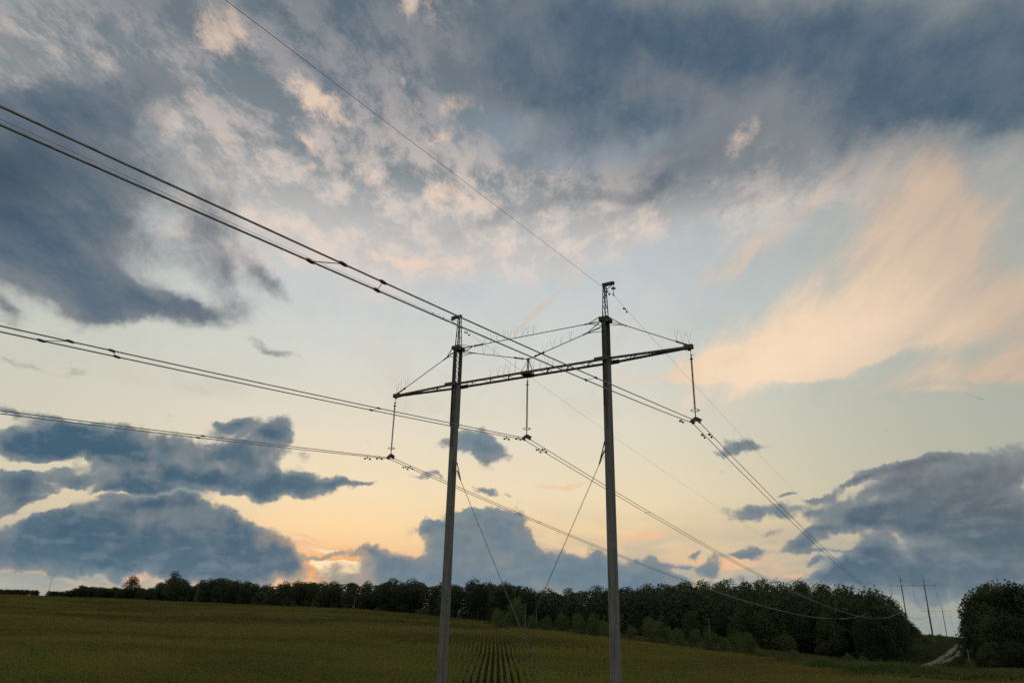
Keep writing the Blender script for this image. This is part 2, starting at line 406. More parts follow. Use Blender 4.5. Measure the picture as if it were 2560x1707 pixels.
class MB:
    """collects primitive shapes and links them as one mesh object"""

    def __init__(self):
        self.v, self.f = [], []

    def add(self, vs, fs):
        k = len(self.v)
        self.v += [tuple(map(float, p)) for p in vs]
        self.f += [tuple(i + k for i in f) for f in fs]
        return self

    def box(self, c, s, rz=0.0, bev=0.0):
        cx, cy, cz = c
        hx, hy, hz = s[0] / 2, s[1] / 2, s[2] / 2
        co, si = math.cos(rz), math.sin(rz)
        vs = []
        for z in (-hz, hz):
            for x, y in ((-hx, -hy), (hx, -hy), (hx, hy), (-hx, hy)):
                vs.append((cx + x * co - y * si, cy + x * si + y * co, cz + z))
        return self.add(vs, [(3, 2, 1, 0), (4, 5, 6, 7), (0, 1, 5, 4), (1, 2, 6, 5), (2, 3, 7, 6), (3, 0, 4, 7)])

    def _frame(self, a, b):
        a, b = Vector(a), Vector(b)
        w = (b - a).normalized()
        u = w.cross(Vector((0, 0, 1)))
        if u.length < 1e-3:
            u = Vector((1, 0, 0))
        u.normalize()
        return a, b, u, w.cross(u)

    def bar(self, a, b, wd, ht=None):
        ht = ht or wd
        a, b, u, n = self._frame(a, b)
        vs = []
        for p in (a, b):
            for x, y in ((-1, -1), (1, -1), (1, 1), (-1, 1)):
                vs.append(p + u * (x * wd / 2) + n * (y * ht / 2))
        return self.add(vs, [(3, 2, 1, 0), (4, 5, 6, 7), (0, 1, 5, 4), (1, 2, 6, 5), (2, 3, 7, 6), (3, 0, 4, 7)])

    def angle(self, a, b, w, t=0.008):
        """steel angle section"""
        a0, b0, u, n = self._frame(a, b)
        for du, dn, ww, hh in ((0, 0, w, t), (-w / 2 + t / 2, w / 2 + t / 2, t, w)):
            vs = []
            for p in (a0, b0):
                for x, y in ((-1, -1), (1, -1), (1, 1), (-1, 1)):
                    vs.append(p + u * (du + x * ww / 2) + n * (dn + y * hh / 2))
            self.add(vs, [(3, 2, 1, 0), (4, 5, 6, 7), (0, 1, 5, 4), (1, 2, 6, 5), (2, 3, 7, 6), (3, 0, 4, 7)])
        return self

    def tube(self, pts, rad, n=6, cap=True):
        pts = [Vector(p) for p in pts]
        rads = rad if isinstance(rad, (list, tuple)) else [rad] * len(pts)
        vs, fs = [], []
        u = None
        for i, p in enumerate(pts):
            w = (pts[min(i + 1, len(pts) - 1)] - pts[max(i - 1, 0)]).normalized()
            if u is None:
                u = w.cross(Vector((0, 0, 1)))
                if u.length < 1e-3:
                    u = Vector((1, 0, 0))
            u = (u - w * u.dot(w)).normalized()
            q = w.cross(u)
            for k in range(n):
                t = 2 * PI * k / n
                vs.append(p + (u * math.cos(t) + q * math.sin(t)) * rads[i])
        for i in range(len(pts) - 1):
            for k in range(n):
                k2 = (k + 1) % n
                fs.append((i * n + k, i * n + k2, (i + 1) * n + k2, (i + 1) * n + k))
        if cap:
            fs.append(tuple(reversed(range(n))))
            fs.append(tuple((len(pts) - 1) * n + k for k in range(n)))
        return self.add(vs, fs)

    def lathe(self, prof, c=(0, 0, 0), n=12):
        """profile of (radius, z) turned about the vertical"""
        vs, fs = [], []
        for r_, z in prof:
            for k in range(n):
                t = 2 * PI * k / n
                vs.append((c[0] + r_ * math.cos(t), c[1] + r_ * math.sin(t), c[2] + z))
        for i in range(len(prof) - 1):
            for k in range(n):
                k2 = (k + 1) % n
                fs.append((i * n + k, i * n + k2, (i + 1) * n + k2, (i + 1) * n + k))
        fs.append(tuple(reversed(range(n))))
        fs.append(tuple((len(prof) - 1) * n + k for k in range(n)))
        return self.add(vs, fs)

    def torus(self, c, R0, r0, n=24, k=6):
        vs, fs = [], []
        for i in range(n):
            a = 2 * PI * i / n
            for j in range(k):
                b = 2 * PI * j / k
                rr = R0 + r0 * math.cos(b)
                vs.append((c[0] + rr * math.cos(a), c[1] + rr * math.sin(a), c[2] + r0 * math.sin(b)))
        for i in range(n):
            for j in range(k):
                fs.append((i * k + j, ((i + 1) % n) * k + j, ((i + 1) % n) * k + (j + 1) % k, i * k + (j + 1) % k))
        return self.add(vs, fs)

    def build(self, name, mat, parent=None, smooth=False, loc=(0, 0, 0)):
        me = bpy.data.meshes.new(name)
        me.from_pydata(self.v, [], self.f)
        me.materials.append(mat)
        if smooth:
            me.polygons.foreach_set('use_smooth', [True] * len(me.polygons))
        me.update()
        o = link(bpy.data.objects.new(name, me))
        o.parent = parent
        o.location = loc
        return o


def np_mesh(name, verts, faces, mats, midx=None, smooth=False):
    """mesh from arrays; faces is (n,3) or (n,4)"""
    me = bpy.data.meshes.new(name)
    nf, k = faces.shape
    me.vertices.add(len(verts))
    me.vertices.foreach_set('co', np.ascontiguousarray(verts, dtype=np.float32).ravel())
    me.loops.add(nf * k)
    me.loops.foreach_set('vertex_index', np.ascontiguousarray(faces, dtype=np.int32).ravel())
    me.polygons.add(nf)
    me.polygons.foreach_set('loop_start', np.arange(0, nf * k, k, dtype=np.int32))
    if smooth:
        me.polygons.foreach_set('use_smooth', np.ones(nf, dtype=bool))
    for m_ in mats:
        me.materials.append(m_)
    if midx is not None:
        me.polygons.foreach_set('material_index', np.ascontiguousarray(midx, dtype=np.int32))
    me.update(calc_edges=True)
    return me


# ================================================================== materials
def material(name, fn):
    mt = bpy.data.materials.new(name)
    mt.use_nodes = True
    g = NG(mt.node_tree)
    b = g.n('ShaderNodeBsdfPrincipled')
    out = g.n('ShaderNodeOutputMaterial')
    g.nt.links.new(b.outputs[0], out.inputs[0])
    fn(g, b, out)
    return mt


def objco(g):
    return g.n('ShaderNodeTexCoord').outputs['Object']


def rgb(*c):
    return tuple(c) + (1.0,)


def f_concrete(g, b, out):
    co = objco(g)
    n1 = g.noise(g.v('MULTIPLY', co, (5, 5, 0.35)), 2.0, 7, 0.62, 0.3)
    n2 = g.noise(co, 26, 4, 0.6)
    c = g.mix(g.smooth(n1, 0.36, 0.66), rgb(.080, .080, .070), rgb(.155, .152, .132))
    c = g.mix(g.m('MULTIPLY', n2, 0.5), c, rgb(.13, .128, .112))
    st = g.noise(g.v('MULTIPLY', co, (11, 11, 0.12)), 1.6, 5, 0.6)
    c = g.mix(g.smooth(st, 0.50, 0.68), c, rgb(.055, .055, .048))
    bd = g.noise(g.v('MULTIPLY', co, (.6, .6, 3.0)), 1.2, 5, 0.7)
    c = g.mix(g.smooth(bd, 0.52, 0.70, 0.0, 0.5), c, rgb(.18, .175, .155))
    # pock marks
    v = g.n('ShaderNodeTexVoronoi'); g.put(v.inputs['Vector'], g.v('MULTIPLY', co, (1, 1, .45))); v.inputs['Scale'].default_value = 2.2
    c = g.mix(g.smooth(v.outputs['Distance'], 0.09, 0.05), c, rgb(.03, .03, .03))
    g.put(b.inputs['Base Color'], c)
    b.inputs['Roughness'].default_value = 0.85
    bp = g.n('ShaderNodeBump'); bp.inputs['Strength'].default_value = 0.35; bp.inputs['Distance'].default_value = 0.02
    g.put(bp.inputs['Height'], g.m('ADD', n1, n2)); g.put(b.inputs['Normal'], bp.outputs[0])


def f_steel(base, rust, rough=0.6, metal=0.35):
    def f(g, b, out):
        co = objco(g)
        n1 = g.noise(co, 6, 6, 0.62)
        c = g.mix(g.smooth(n1, 0.42, 0.66), rgb(*base), rgb(*rust))
        g.put(b.inputs['Base Color'], c)
        b.inputs['Metallic'].default_value = metal
        g.put(b.inputs['Roughness'], g.smooth(n1, 0.3, 0.7, rough - .12, rough + .2))
    return f


def f_plain(c, rough=0.6, metal=0.0, trans=0.0):
    def f(g, b, out):
        n1 = g.noise(objco(g), 12, 4, 0.6)
        g.put(b.inputs['Base Color'], g.mix(g.m('MULTIPLY', n1, 0.6), rgb(*c), rgb(*(x * 0.55 for x in c))))
        b.inputs['Roughness'].default_value = rough
        b.inputs['Metallic'].default_value = metal
        b.inputs['Transmission Weight'].default_value = trans
    return f


def f_leaf(c1, c2, c3, scale=0.25, trans=0.35, patch=0.0, vary=0.25):
    def f(g, b, out):
        geo = g.n('ShaderNodeNewGeometry')
        isl = geo.outputs['Random Per Island']
        oi = g.n('ShaderNodeObjectInfo').outputs['Random']
        n1 = g.noise(geo.outputs['Position'], scale, 4, 0.6)
        c = g.mix(g.smooth(n1, 0.36, 0.64), rgb(*c1), rgb(*c2))
        c = g.mix(g.m('MULTIPLY', isl, 0.6), c, rgb(*c3))
        if patch:
            pz = g.noise(g.v('MULTIPLY', geo.outputs['Position'], (.55, 1.3, 0)), 0.022, 4, 0.6, 0.6)
            c = g.mix(g.smooth(pz, 0.36, 0.60, patch, 0.0), c, rgb(*(x * .35 for x in c1)))
        c = g.mix(g.smooth(oi, 0.1, 0.9, 0.0, vary), c, rgb(*(x * 1.5 for x in c2)))
        c = g.mix(g.smooth(g.m('FRACT', g.m('MULTIPLY', oi, 7.31)), 0.3, 1.0, 0.0, vary), c, rgb(c1[0] * .7, c1[1] * .62, c1[2] * .7))
        g.put(b.inputs['Base Color'], c)
        b.inputs['Roughness'].default_value = 0.65
        b.inputs['Specular IOR Level'].default_value = 0.25
        tr = g.n('ShaderNodeBsdfTranslucent')
        g.put(tr.inputs[0], c)
        mx = g.n('ShaderNodeMixShader')
        mx.inputs[0].default_value = trans
        g.nt.links.new(b.outputs[0], mx.inputs[1]); g.nt.links.new(tr.outputs[0], mx.inputs[2])
        g.nt.links.new(mx.outputs[0], out.inputs[0])
    return f


def f_ground(g, b, out):
    co = g.n('ShaderNodeNewGeometry').outputs['Position']
    n1 = g.noise(co, 0.02, 6, 0.6)
    n2 = g.noise(co, 0.9, 6, 0.65)
    c = g.mix(g.smooth(n1, 0.4, 0.6), rgb(.045, .05, .014), rgb(.075, .062, .022))
    c = g.mix(g.smooth(n2, 0.3, 0.6), c, rgb(.018, .018, .009))
    g.put(b.inputs['Base Color'], c)
    b.inputs['Roughness'].default_value = 0.95
    b.inputs['Specular IOR Level'].default_value = 0.0
    bp = g.n('ShaderNodeBump'); bp.inputs['Strength'].default_value = 0.8; bp.inputs['Distance'].default_value = 0.5
    g.put(bp.inputs['Height'], n2); g.put(b.inputs['Normal'], bp.outputs[0])


def f_dirt(g, b, out):
    co = g.n('ShaderNodeNewGeometry').outputs['Position']
    n1 = g.noise(co, 0.5, 6, 0.65)
    n2 = g.noise(co, 3.0, 5, 0.65)
    c = g.mix(g.smooth(n1, 0.40, 0.62), rgb(.20, .165, .11), rgb(.10, .09, .05))
    c = g.mix(g.smooth(n2, 0.52, 0.68), c, rgb(.08, .085, .03))
    g.put(b.inputs['Base Color'], c)
    b.inputs['Roughness'].default_value = 0.95


M = {
    'concrete': material('concrete', f_concrete),
    'steel': material('weathered_steel', f_steel((.055, .050, .038), (.065, .042, .024))),
    'iron': material('dark_iron', f_steel((.045, .045, .05), (.06, .045, .03))),
    'wire': material('stranded_wire', f_steel((.27, .27, .26), (.17, .17, .16), 0.5, 0.2)),
    'guy': material('guy_steel', f_steel((.14, .14, .14), (.09, .085, .08), 0.5, 0.3)),
    'rubber': material('insulator_rubber', f_plain((.10, .05, .05), 0.55)),
    'glass': material('glass_disc', f_plain((.35, .42, .36), 0.1, 0.0, 0.5)),
    'ground': material('soil_and_grass', f_ground),
    'dirt': material('pale_dirt', f_dirt),
    'corn': material('maize_leaf', f_leaf((.075, .140, .012), (.165, .160, .024), (.23, .28, .038), 0.06, 0.35, 0.8)),
    'tassel': material('maize_tassel', f_leaf((.13, .12, .026), (.20, .165, .040), (.24, .20, .055), 0.03, 0.3, 0.6)),
    'weed': material('weed_leaf', f_leaf((.038, .062, .012), (.085, .105, .022), (.10, .12, .03), 0.15, 0.3)),
    'grass': material('meadow_grass', f_leaf((.055, .060, .015), (.095, .074, .026), (.075, .08, .018), 0.05, 0.3)),
    'oak': material('dark_tree_leaf', f_leaf((.022, .035, .012), (.046, .060, .016), (.032, .044, .014), 0.045, 0.25, 0.0, 0.7)),
    'scrub': material('rough_hill_grass', f_leaf((.045, .060, .014), (.080, .085, .022), (.06, .075, .02), 0.06, 0.3)),
    'willow': material('bush_leaf', f_leaf((.052, .078, .018), (.088, .104, .026), (.068, .092, .024), 0.12, 0.22)),
    'bark': material('bark', f_plain((.055, .045, .035), 0.9)),
}

# ================================================================== terrain
def tan_az(px, py):
    d = ray(px, py)
    return math.atan2(d[0], d[1]), d[2] / math.hypot(d[0], d[1])


# the height of the field along lines of sight, from where its edges are seen: (px, py, distance)
FIELD_END = [(-200, 1479, 800), (0, 1484, 720), (160, 1490, 690), (325, 1496, 640), (600, 1508, 560), (900, 1521, 480), (1090, 1537, 430),
             (1225, 1551, 380), (1300, 1560, 335), (1400, 1568, 325), (1600, 1591, 305), (1800, 1612, 288), (1900, 1622, 280), (2000, 1633, 272),
             (2160, 1650, 262), (2300, 1665, 252), (2400, 1670, 246), (2560, 1672, 240), (2800, 1676, 235)]
HILL_TOP = [(-200, 1481, 1200), (0, 1485, 1100), (600, 1509, 900), (1100, 1537, 700), (1240, 1549, 480), (1600, 1577, 450), (1900, 1580, 440),
            (2150, 1586, 440), (2300, 1586, 455), (2400, 1594, 455), (2560, 1600, 450), (2800, 1610, 450)]
CROP_END = [(-200, 1479, 800), (0, 1484, 720), (160, 1490, 690), (325, 1496, 640), (600, 1508, 560), (900, 1521, 480), (1090, 1537, 430),
            (1222, 1551, 370), (1240, 1566, 300), (1400, 1580, 285), (1500, 1592, 272), (1600, 1604, 258), (1700, 1625, 240), (1800, 1640, 226), (1890, 1650, 214),
            (1960, 1662, 180), (2040, 1680, 145), (2150, 1692, 125), (2300, 1700, 112), (2560, 1706, 104), (2800, 1710, 100)]
R_NEAR = 88.0
CROP_H = 1.4


def table(t):
    a = [tan_az(x, y) for x, y, r in t]
    return np.array([p[0] for p in a]), np.array([p[1] for p in a]), np.array([float(r) for x, y, r in t])


T_E, T_H, T_C = table(FIELD_END), table(HILL_TOP), table(CROP_END)
T_B = table([(x, 1707, R_NEAR) for x in range(-200, 2900, 200)])


def sstep(x, a, b):
    t = np.clip((x - a) / (b - a), 0, 1)
    return t * t * (3 - 2 * t)


def canopy(az, r):
    """height of the visible field surface"""
    te, re = np.interp(az, T_E[0], T_E[1]), np.interp(az, T_E[0], T_E[2])
    th, rh = np.interp(az, T_H[0], T_H[1]), np.interp(az, T_H[0], T_H[2])
    tb = np.interp(az, T_B[0], T_B[1])
    rr = np.maximum(r, 1.0)

    def lerp(r1, t1, r2, t2):
        s = np.clip((1 / r1 - 1 / rr) / (1 / r1 - 1 / r2), 0, 1)
        return CAMZ + rr * (t1 + (t2 - t1) * s)
    z1 = lerp(R_NEAR, tb, re, te)
    z2 = lerp(re, te, rh, th)
    zh = CAMZ + rh * th
    z3 = zh - np.clip((rr - rh) * 0.05, 0, 14)
    zb = CAMZ + R_NEAR * tb
    z0 = zb * sstep(rr, 40, R_NEAR + 8)
    z = np.where(rr < R_NEAR, z0, np.where(rr < re, z1, np.where(rr < rh, z2, z3)))
    z = np.where(rr < R_NEAR, np.minimum(z0, z1), z)
    return z


def crop_end(az):
    return np.interp(az, T_C[0], T_C[2])


def height(x, y):
    az = np.arctan2(x, y)
    r = np.hypot(x, y)
    rc = crop_end(az)
    off = CROP_H * sstep(r, 40, 80) * (1 - sstep(r, rc, rc + 10)) + 0.25 * sstep(r, 40, 80)
    z = canopy(az, r) - off
    und = 0.5 * np.sin(x * 0.043 + 1.3) * np.sin(y * 0.037) + 0.25 * np.sin(x * 0.11 + y * 0.07)
    z = z + und * sstep(r, 100, 140) * 0.6
    side = 1 - sstep(np.abs(az), R(44), R(85))
    return z * side * sstep(r, 38, 46)


def ground_at(x, y):
    return float(height(np.array([x]), np.array([y]))[0])


def hit_ground(px, py, lift=0.0, r0=60.0, r1=600.0):
    """point of the terrain seen at a given place of the photograph"""
    d = ray(px, py)
    h = math.hypot(d[0], d[1])
    for r in np.arange(r0, r1, 0.5):
        x, y, z = d[0] / h * r, d[1] / h * r, CAMZ + d[2] / h * r
        if z <= ground_at(x, y) + lift:
            return np.array([x, y, ground_at(x, y)])
    return np.array([d[0] / h * r1, d[1] / h * r1, ground_at(d[0] / h * r1, d[1] / h * r1)])


def at(px, r, py=1580):
    a, _ = tan_az(px, py)
    x, y = r * math.sin(a), r * math.cos(a)
    return np.array([x, y, ground_at(x, y)])


azs = np.concatenate([np.arange(-180, -48, 6), np.arange(-48, 48, 0.5), np.arange(48, 180, 6)])
rs = np.concatenate([[0.5], np.arange(8, 40, 8), np.arange(38, 120, 3), np.arange(120, 500, 5), np.arange(500, 1300, 20), np.geomspace(1300, 9000, 14)])
AZ, RR = np.meshgrid(np.radians(azs), rs, indexing='ij')
X, Y = RR * np.sin(AZ), RR * np.cos(AZ)
Z = height(X, Y)
na_, nr_ = AZ.shape
idx = np.arange(na_ * nr_).reshape(na_, nr_)
i2 = np.roll(idx, -1, axis=0)
F = np.stack([idx[:, :-1], idx[:, 1:], i2[:, 1:], i2[:, :-1]], axis=-1).reshape(-1, 4)
me = np_mesh('ground', np.stack([X, Y, Z], -1).reshape(-1, 3), F, [M['ground']], smooth=True)
tag(link(bpy.data.objects.new('ground', me)), kind='structure')


def strip(name, pts, width, mat, lift=0.06):
    """ribbon laid on the terrain"""
    P = np.array(pts)[:, :2]
    seg = np.r_[0, np.cumsum(np.hypot(*np.diff(P, axis=0).T))]
    s = np.arange(0, seg[-1], 1.5)
    C = np.stack([np.interp(s, seg, P[:, 0]), np.interp(s, seg, P[:, 1])], -1)
    T = np.gradient(C, axis=0); T /= np.linalg.norm(T, axis=1)[:, None]
    N = np.stack([-T[:, 1], T[:, 0]], -1)
    wv = np.interp(s, seg, width) * (1 + 0.25 * np.sin(s * 0.7) * np.sin(s * 0.23))
    us = np.linspace(-.5, .5, 6)
    V = []
    for k in range(len(s)):
        for u in us:
            p = C[k] + N[k] * wv[k] * u
            V.append((p[0], p[1], ground_at(p[0], p[1]) + lift * (1 - (2 * u) ** 4) + 0.02))
    F_ = [(k * 6 + j, k * 6 + j + 1, (k + 1) * 6 + j + 1, (k + 1) * 6 + j) for k in range(len(s) - 1) for j in range(5)]
    mb = MB(); mb.v = V; mb.f = F_
    return tag(mb.build(name, mat, smooth=True), kind='structure')


track_a = [hit_ground(*p) for p in ((2304, 1666), (2346, 1651), (2371, 1634), (2388, 1620), (2397, 1607), (2401, 1598))]
track_b = [hit_ground(*p) for p in ((2300, 1667), (2362, 1656), (2392, 1641), (2402, 1624), (2409, 1608), (2413, 1598))]
strip('dirt_track', track_a, [3.4, 2.4, 2.0, 2.2, 2.4, 2.6], M['dirt'], 0.22)
strip('dirt_track', track_b, [2.6, 2.0, 2.0, 1.8, 1.8, 1.8], M['dirt'], 0.20)
strip('farm_road', [at(2240, 247), at(2304, 247), at(2380, 246), at(2450, 242), at(2620, 232)], [1.0, 3.0, 3.0, 2.0, 1.5], M['dirt'], 0.10)

# ================================================================== crop, meadow and weeds
def scatter_mesh(name, pos, rot, scl, protos, mats, label, cat, lean=None):
    """many small plants as one object of uncountable growth"""
    VS, FS, MS = [], [], []
    k = 0
    which = rng.integers(0, len(protos), len(pos))
    for i, (pv, pf, pm) in enumerate(protos):
        sel = np.nonzero(which == i)[0]
        if len(sel) == 0: continue
        c, s = np.cos(rot[sel])[:, None], np.sin(rot[sel])[:, None]
        sc = scl[sel]
        x = (pv[None, :, 0] * c - pv[None, :, 1] * s) * sc[:, :1] + pos[sel, 0:1]
        y = (pv[None, :, 0] * s + pv[None, :, 1] * c) * sc[:, :1] + pos[sel, 1:2]
        z = pv[None, :, 2] * sc[:, 1:2] + pos[sel, 2:3]
        VS.append(np.stack([x, y, z], -1).reshape(-1, 3))
        FS.append((pf[None] + (np.arange(len(sel)) * len(pv))[:, None, None]).reshape(-1, 4) + k)
        MS.append(np.tile(pm, len(sel)))
        k += len(sel) * len(pv)
    me = np_mesh(name, np.concatenate(VS), np.concatenate(FS), mats, np.concatenate(MS))
    return tag(link(bpy.data.objects.new(name, me)), label, cat, kind='stuff')


def leafblade(p0, az, reach, up, droop, w, n=2):
    """arching leaf as n quads"""
    vs, fs = [], []
    d = np.array([math.cos(az), math.sin(az)])
    q = np.array([-d[1], d[0]])
    for i in range(n + 1):
        t = i / n
        wd = w * (1 - t) ** 0.6 * (0.7 + 0.6 * t) if t < 1 else 0.004
        cxy = p0[:2] + d * reach * t
        z = p0[2] + up * t - droop * t * t
        vs += [(*(cxy - q * wd / 2), z), (*(cxy + q * wd / 2), z)]
    for i in range(n):
        fs.append((2 * i, 2 * i + 1, 2 * i + 3, 2 * i + 2))
    return vs, fs


def maize(rs_, leaves, h, n=2, clump=1, spread=0.0, wmul=1.0):
    rnd = random.Random(rs_)
    V, Fc, Mi = [], [], []
    for c_ in range(clump):
        bx, by = (rnd.uniform(-spread, spread) * 0.16 if spread < 1 else rnd.uniform(-spread, spread), rnd.uniform(-spread, spread)) if clump > 1 else (0, 0)
        hh = h * rnd.uniform(0.85, 1.08)
        a0 = rnd.uniform(0, PI)
        for i in range(leaves):
            z = hh * (0.30 + 0.60 * i / max(1, leaves - 1))
            vs, fs = leafblade(np.array([bx, by, z]), a0 + i * PI + rnd.uniform(-.5, .5), rnd.uniform(.20, .34) * (1.15 - .55 * i / max(1, leaves - 1)), rnd.uniform(.22, .42), rnd.uniform(.2, .55), .10 * wmul, n)
            k = len(V); V += vs; Fc += [tuple(j + k for j in f) for f in fs]; Mi += [0] * len(fs)
        for a in range(2):
            t = a0 + a * PI / 2
            w = .028 * wmul
            k = len(V)
            V += [(bx - w * math.cos(t), by - w * math.sin(t), hh * .9), (bx + w * math.cos(t), by + w * math.sin(t), hh * .9),
                  (bx + w * 2.2 * math.cos(t), by + w * 2.2 * math.sin(t), hh * 1.13), (bx - w * 2.0 * math.cos(t), by - w * 2.0 * math.sin(t), hh * 1.11)]
            Fc.append((k, k + 1, k + 2, k + 3)); Mi.append(1)
        k = len(V); w = .025
        V += [(bx - w, by, 0), (bx + w, by, 0), (bx + w, by, hh), (bx - w, by, hh)]
        Fc.append((k, k + 1, k + 2, k + 3)); Mi.append(0)
    return np.array(V), np.array(Fc), np.array(Mi)


def crop_points(rmin, rmax, step, row=0.86, every=1, amax=R(39)):
    """plants standing in straight rows that run away from the viewer"""
    ha = R(-0.7)
    dv, nv = np.array([math.sin(ha), math.cos(ha)]), np.array([math.cos(ha), -math.sin(ha)])
    u = np.arange(-rmax * 0.7, rmax * 0.7, row * every)
    v = np.arange(rmin * 0.7, rmax, step)
    U, V = np.meshgrid(u, v)
    U = U + rng.normal(0, .04 * every, U.shape); V = V + rng.uniform(-.4, .4, V.shape) * step
    P = U.ravel()[:, None] * nv + V.ravel()[:, None] * dv
    az = np.arctan2(P[:, 0], P[:, 1]); r = np.hypot(P[:, 0], P[:, 1])
    k = (r > rmin) & (r < rmax) & (np.abs(az) < amax) & (r < crop_end(az) - 1.0)
    P = P[k]
    return P


def fieldnoise(P, f=0.03):
    x, y = P[:, 0] * f, P[:, 1] * f
    return (np.sin(x * 1.7 + np.sin(y * 1.3) * 1.5) * np.sin(y * 2.1 + np.sin(x * .9)) + np.sin(x * 5.1 + 2) * np.sin(y * 4.3 + np.sin(x * 3)) * .5)


def sow(rmin, rmax, step, protos, every=1, h=1.0, part=''):
    P = crop_points(rmin, rmax, step, every=every)
    z = height(P[:, 0], P[:, 1])
    fn = fieldnoise(P) + fieldnoise(P, .011) * .8
    pn = fieldnoise(P, .21) + .7 * fieldnoise(P + 40, .52)
    keep = rng.random(len(P)) > np.clip(0.06 - fn * 0.10 + np.where(pn < -0.75, .55, 0), 0, .8)
    P, z, fn, pn = P[keep], z[keep], fn[keep], pn[keep]
    hs_ = h * (0.95 + 0.06 * np.clip(fn, -1, 1) + .11 * np.clip(pn, -1.2, 1.2) + rng.normal(0, .07, len(P)))
    scl = np.stack([rng.uniform(.85, 1.15, len(P)), hs_], -1)
    return np.c_[P, z], rng.uniform(0, 2 * PI, len(P)) if every == 1 else rng.normal(R(2), .1, len(P)), scl


near_protos = [maize(i, 7, 1.35) for i in range(6)]
pos, rot, scl = sow(72, 172, 0.28, near_protos)
scatter_mesh('maize_crop', pos, rot, scl, near_protos, [M['corn'], M['tassel']], 'tall green and straw coloured maize standing in rows nearest the viewer', 'crop')
mid_protos = [maize(20 + i, 4, 1.35, 1, clump=2, spread=.35, wmul=1.7) for i in range(5)]
pos, rot, scl = sow(172, 262, 0.75, mid_protos)
scatter_mesh('maize_crop', pos, rot, scl, mid_protos, [M['corn'], M['tassel']], 'olive maize covering the middle of the sloping field', 'crop')
far_protos = [maize(40 + i, 3, 1.5, 1, clump=5, spread=1.3, wmul=3.2) for i in range(5)]
pos, rot, scl = sow(262, 800, 2.2, far_protos, every=3)
scatter_mesh('maize_crop', pos, rot, scl, far_protos, [M['corn'], M['tassel']], 'brownish far part of the maize reaching up to the wood', 'crop')


def tuft(rs_, n, h, w, spread):
    rnd = random.Random(rs_)
    V, Fc = [], []
    for i in range(n):
        vs, fs = leafblade(np.array([rnd.uniform(-spread, spread), rnd.uniform(-spread, spread), 0]), rnd.uniform(0, 2 * PI), rnd.uniform(.1, .5) * h, h * rnd.uniform(.7, 1.1), h * rnd.uniform(0, .4), w, 1)
        k = len(V); V += vs; Fc += [tuple(j + k for j in f) for f in fs]
    return np.array(V), np.array(Fc), np.zeros(len(Fc), int)


def region(n, a0, a1, fr0, fr1):
    """random points between azimuths, from distance fr0(az) to fr1(az)"""
    az = rng.uniform(a0, a1, n)
    r0, r1 = fr0(az), fr1(az)
    r = np.sqrt(rng.uniform(0, 1, n) * (r1 ** 2 - r0 ** 2) + r0 ** 2)
    return np.stack([r * np.sin(az), r * np.cos(az)], -1)


aR0, aR1 = tan_az(1230, 1600)[0], R(39)
rE = lambda a: np.interp(a, T_E[0], T_E[2])
P = region(30000, aR0, aR1, lambda a: crop_end(a), lambda a: rE(a) + 6)
scatter_mesh('meadow_grass', np.c_[P, height(P[:, 0], P[:, 1])], rng.uniform(0, 6.3, len(P)), np.stack([rng.uniform(.8, 1.3, len(P)), rng.uniform(.5, 1.2, len(P))], -1),
             [tuft(60 + i, 9, .55, .16, .7) for i in range(5)], [M['grass']], 'brownish green meadow between the maize and the wood', 'grass')
a2, a3 = tan_az(2150, 1600)[0], tan_az(2450, 1600)[0]
P = region(24000, a2, R(39), lambda a: rE(a) + 2, lambda a: rE(a) * 0 + 470.)
tr = np.concatenate([np.array(track_a)[:, :2], np.array(track_b)[:, :2]])
tl = []
for T in (track_a, track_b):
    T = np.array(T)[:, :2]
    for i in range(len(T) - 1):
        for t in np.linspace(0, 1, 12): tl.append(T[i] * (1 - t) + T[i + 1] * t)
tl = np.array(tl)
dm = np.min(np.hypot(P[:, None, 0] - tl[None, :, 0], P[:, None, 1] - tl[None, :, 1]), axis=1)
P = P[dm > 2.0]
scatter_mesh('hillside_grass', np.c_[P, height(P[:, 0], P[:, 1])], rng.uniform(0, 6.3, len(P)), np.stack([rng.uniform(.8, 1.5, len(P)), rng.uniform(.6, 1.8, len(P))], -1),
             [tuft(70 + i, 9, .8, .22, .9) for i in range(5)], [M['scrub']], 'rough green grass on the cleared hillside under the far pylons', 'grass')
# bright weeds along the lower right edge of the maize
WE = [(1880, 200), (1950, 176), (2040, 150), (2150, 136), (2300, 124), (2420, 116), (2600, 108)]
wa = np.array([tan_az(x, 1680)[0] for x, r in WE]); wr = np.array([r for x, r in WE], float)
P = region(9000, wa[0], wa[-1], lambda a: np.interp(a, wa, wr) - 10, lambda a: np.interp(a, wa, wr) + 9)
fnz = fieldnoise(P, .12)
P = P[fnz > -0.35]; fnz = fnz[fnz > -0.35]
scatter_mesh('tall_weeds', np.c_[P, height(P[:, 0], P[:, 1])], rng.uniform(0, 6.3, len(P)), np.stack([rng.uniform(.8, 1.5, len(P)), rng.uniform(.2, 1.1, len(P)) * (1 + .8 * fnz)], -1),
             [tuft(80 + i, 12, 1.0, .22, .6) for i in range(5)], [M['weed']], 'fresh green weeds growing in a strip along the right edge of the maize', 'weeds')

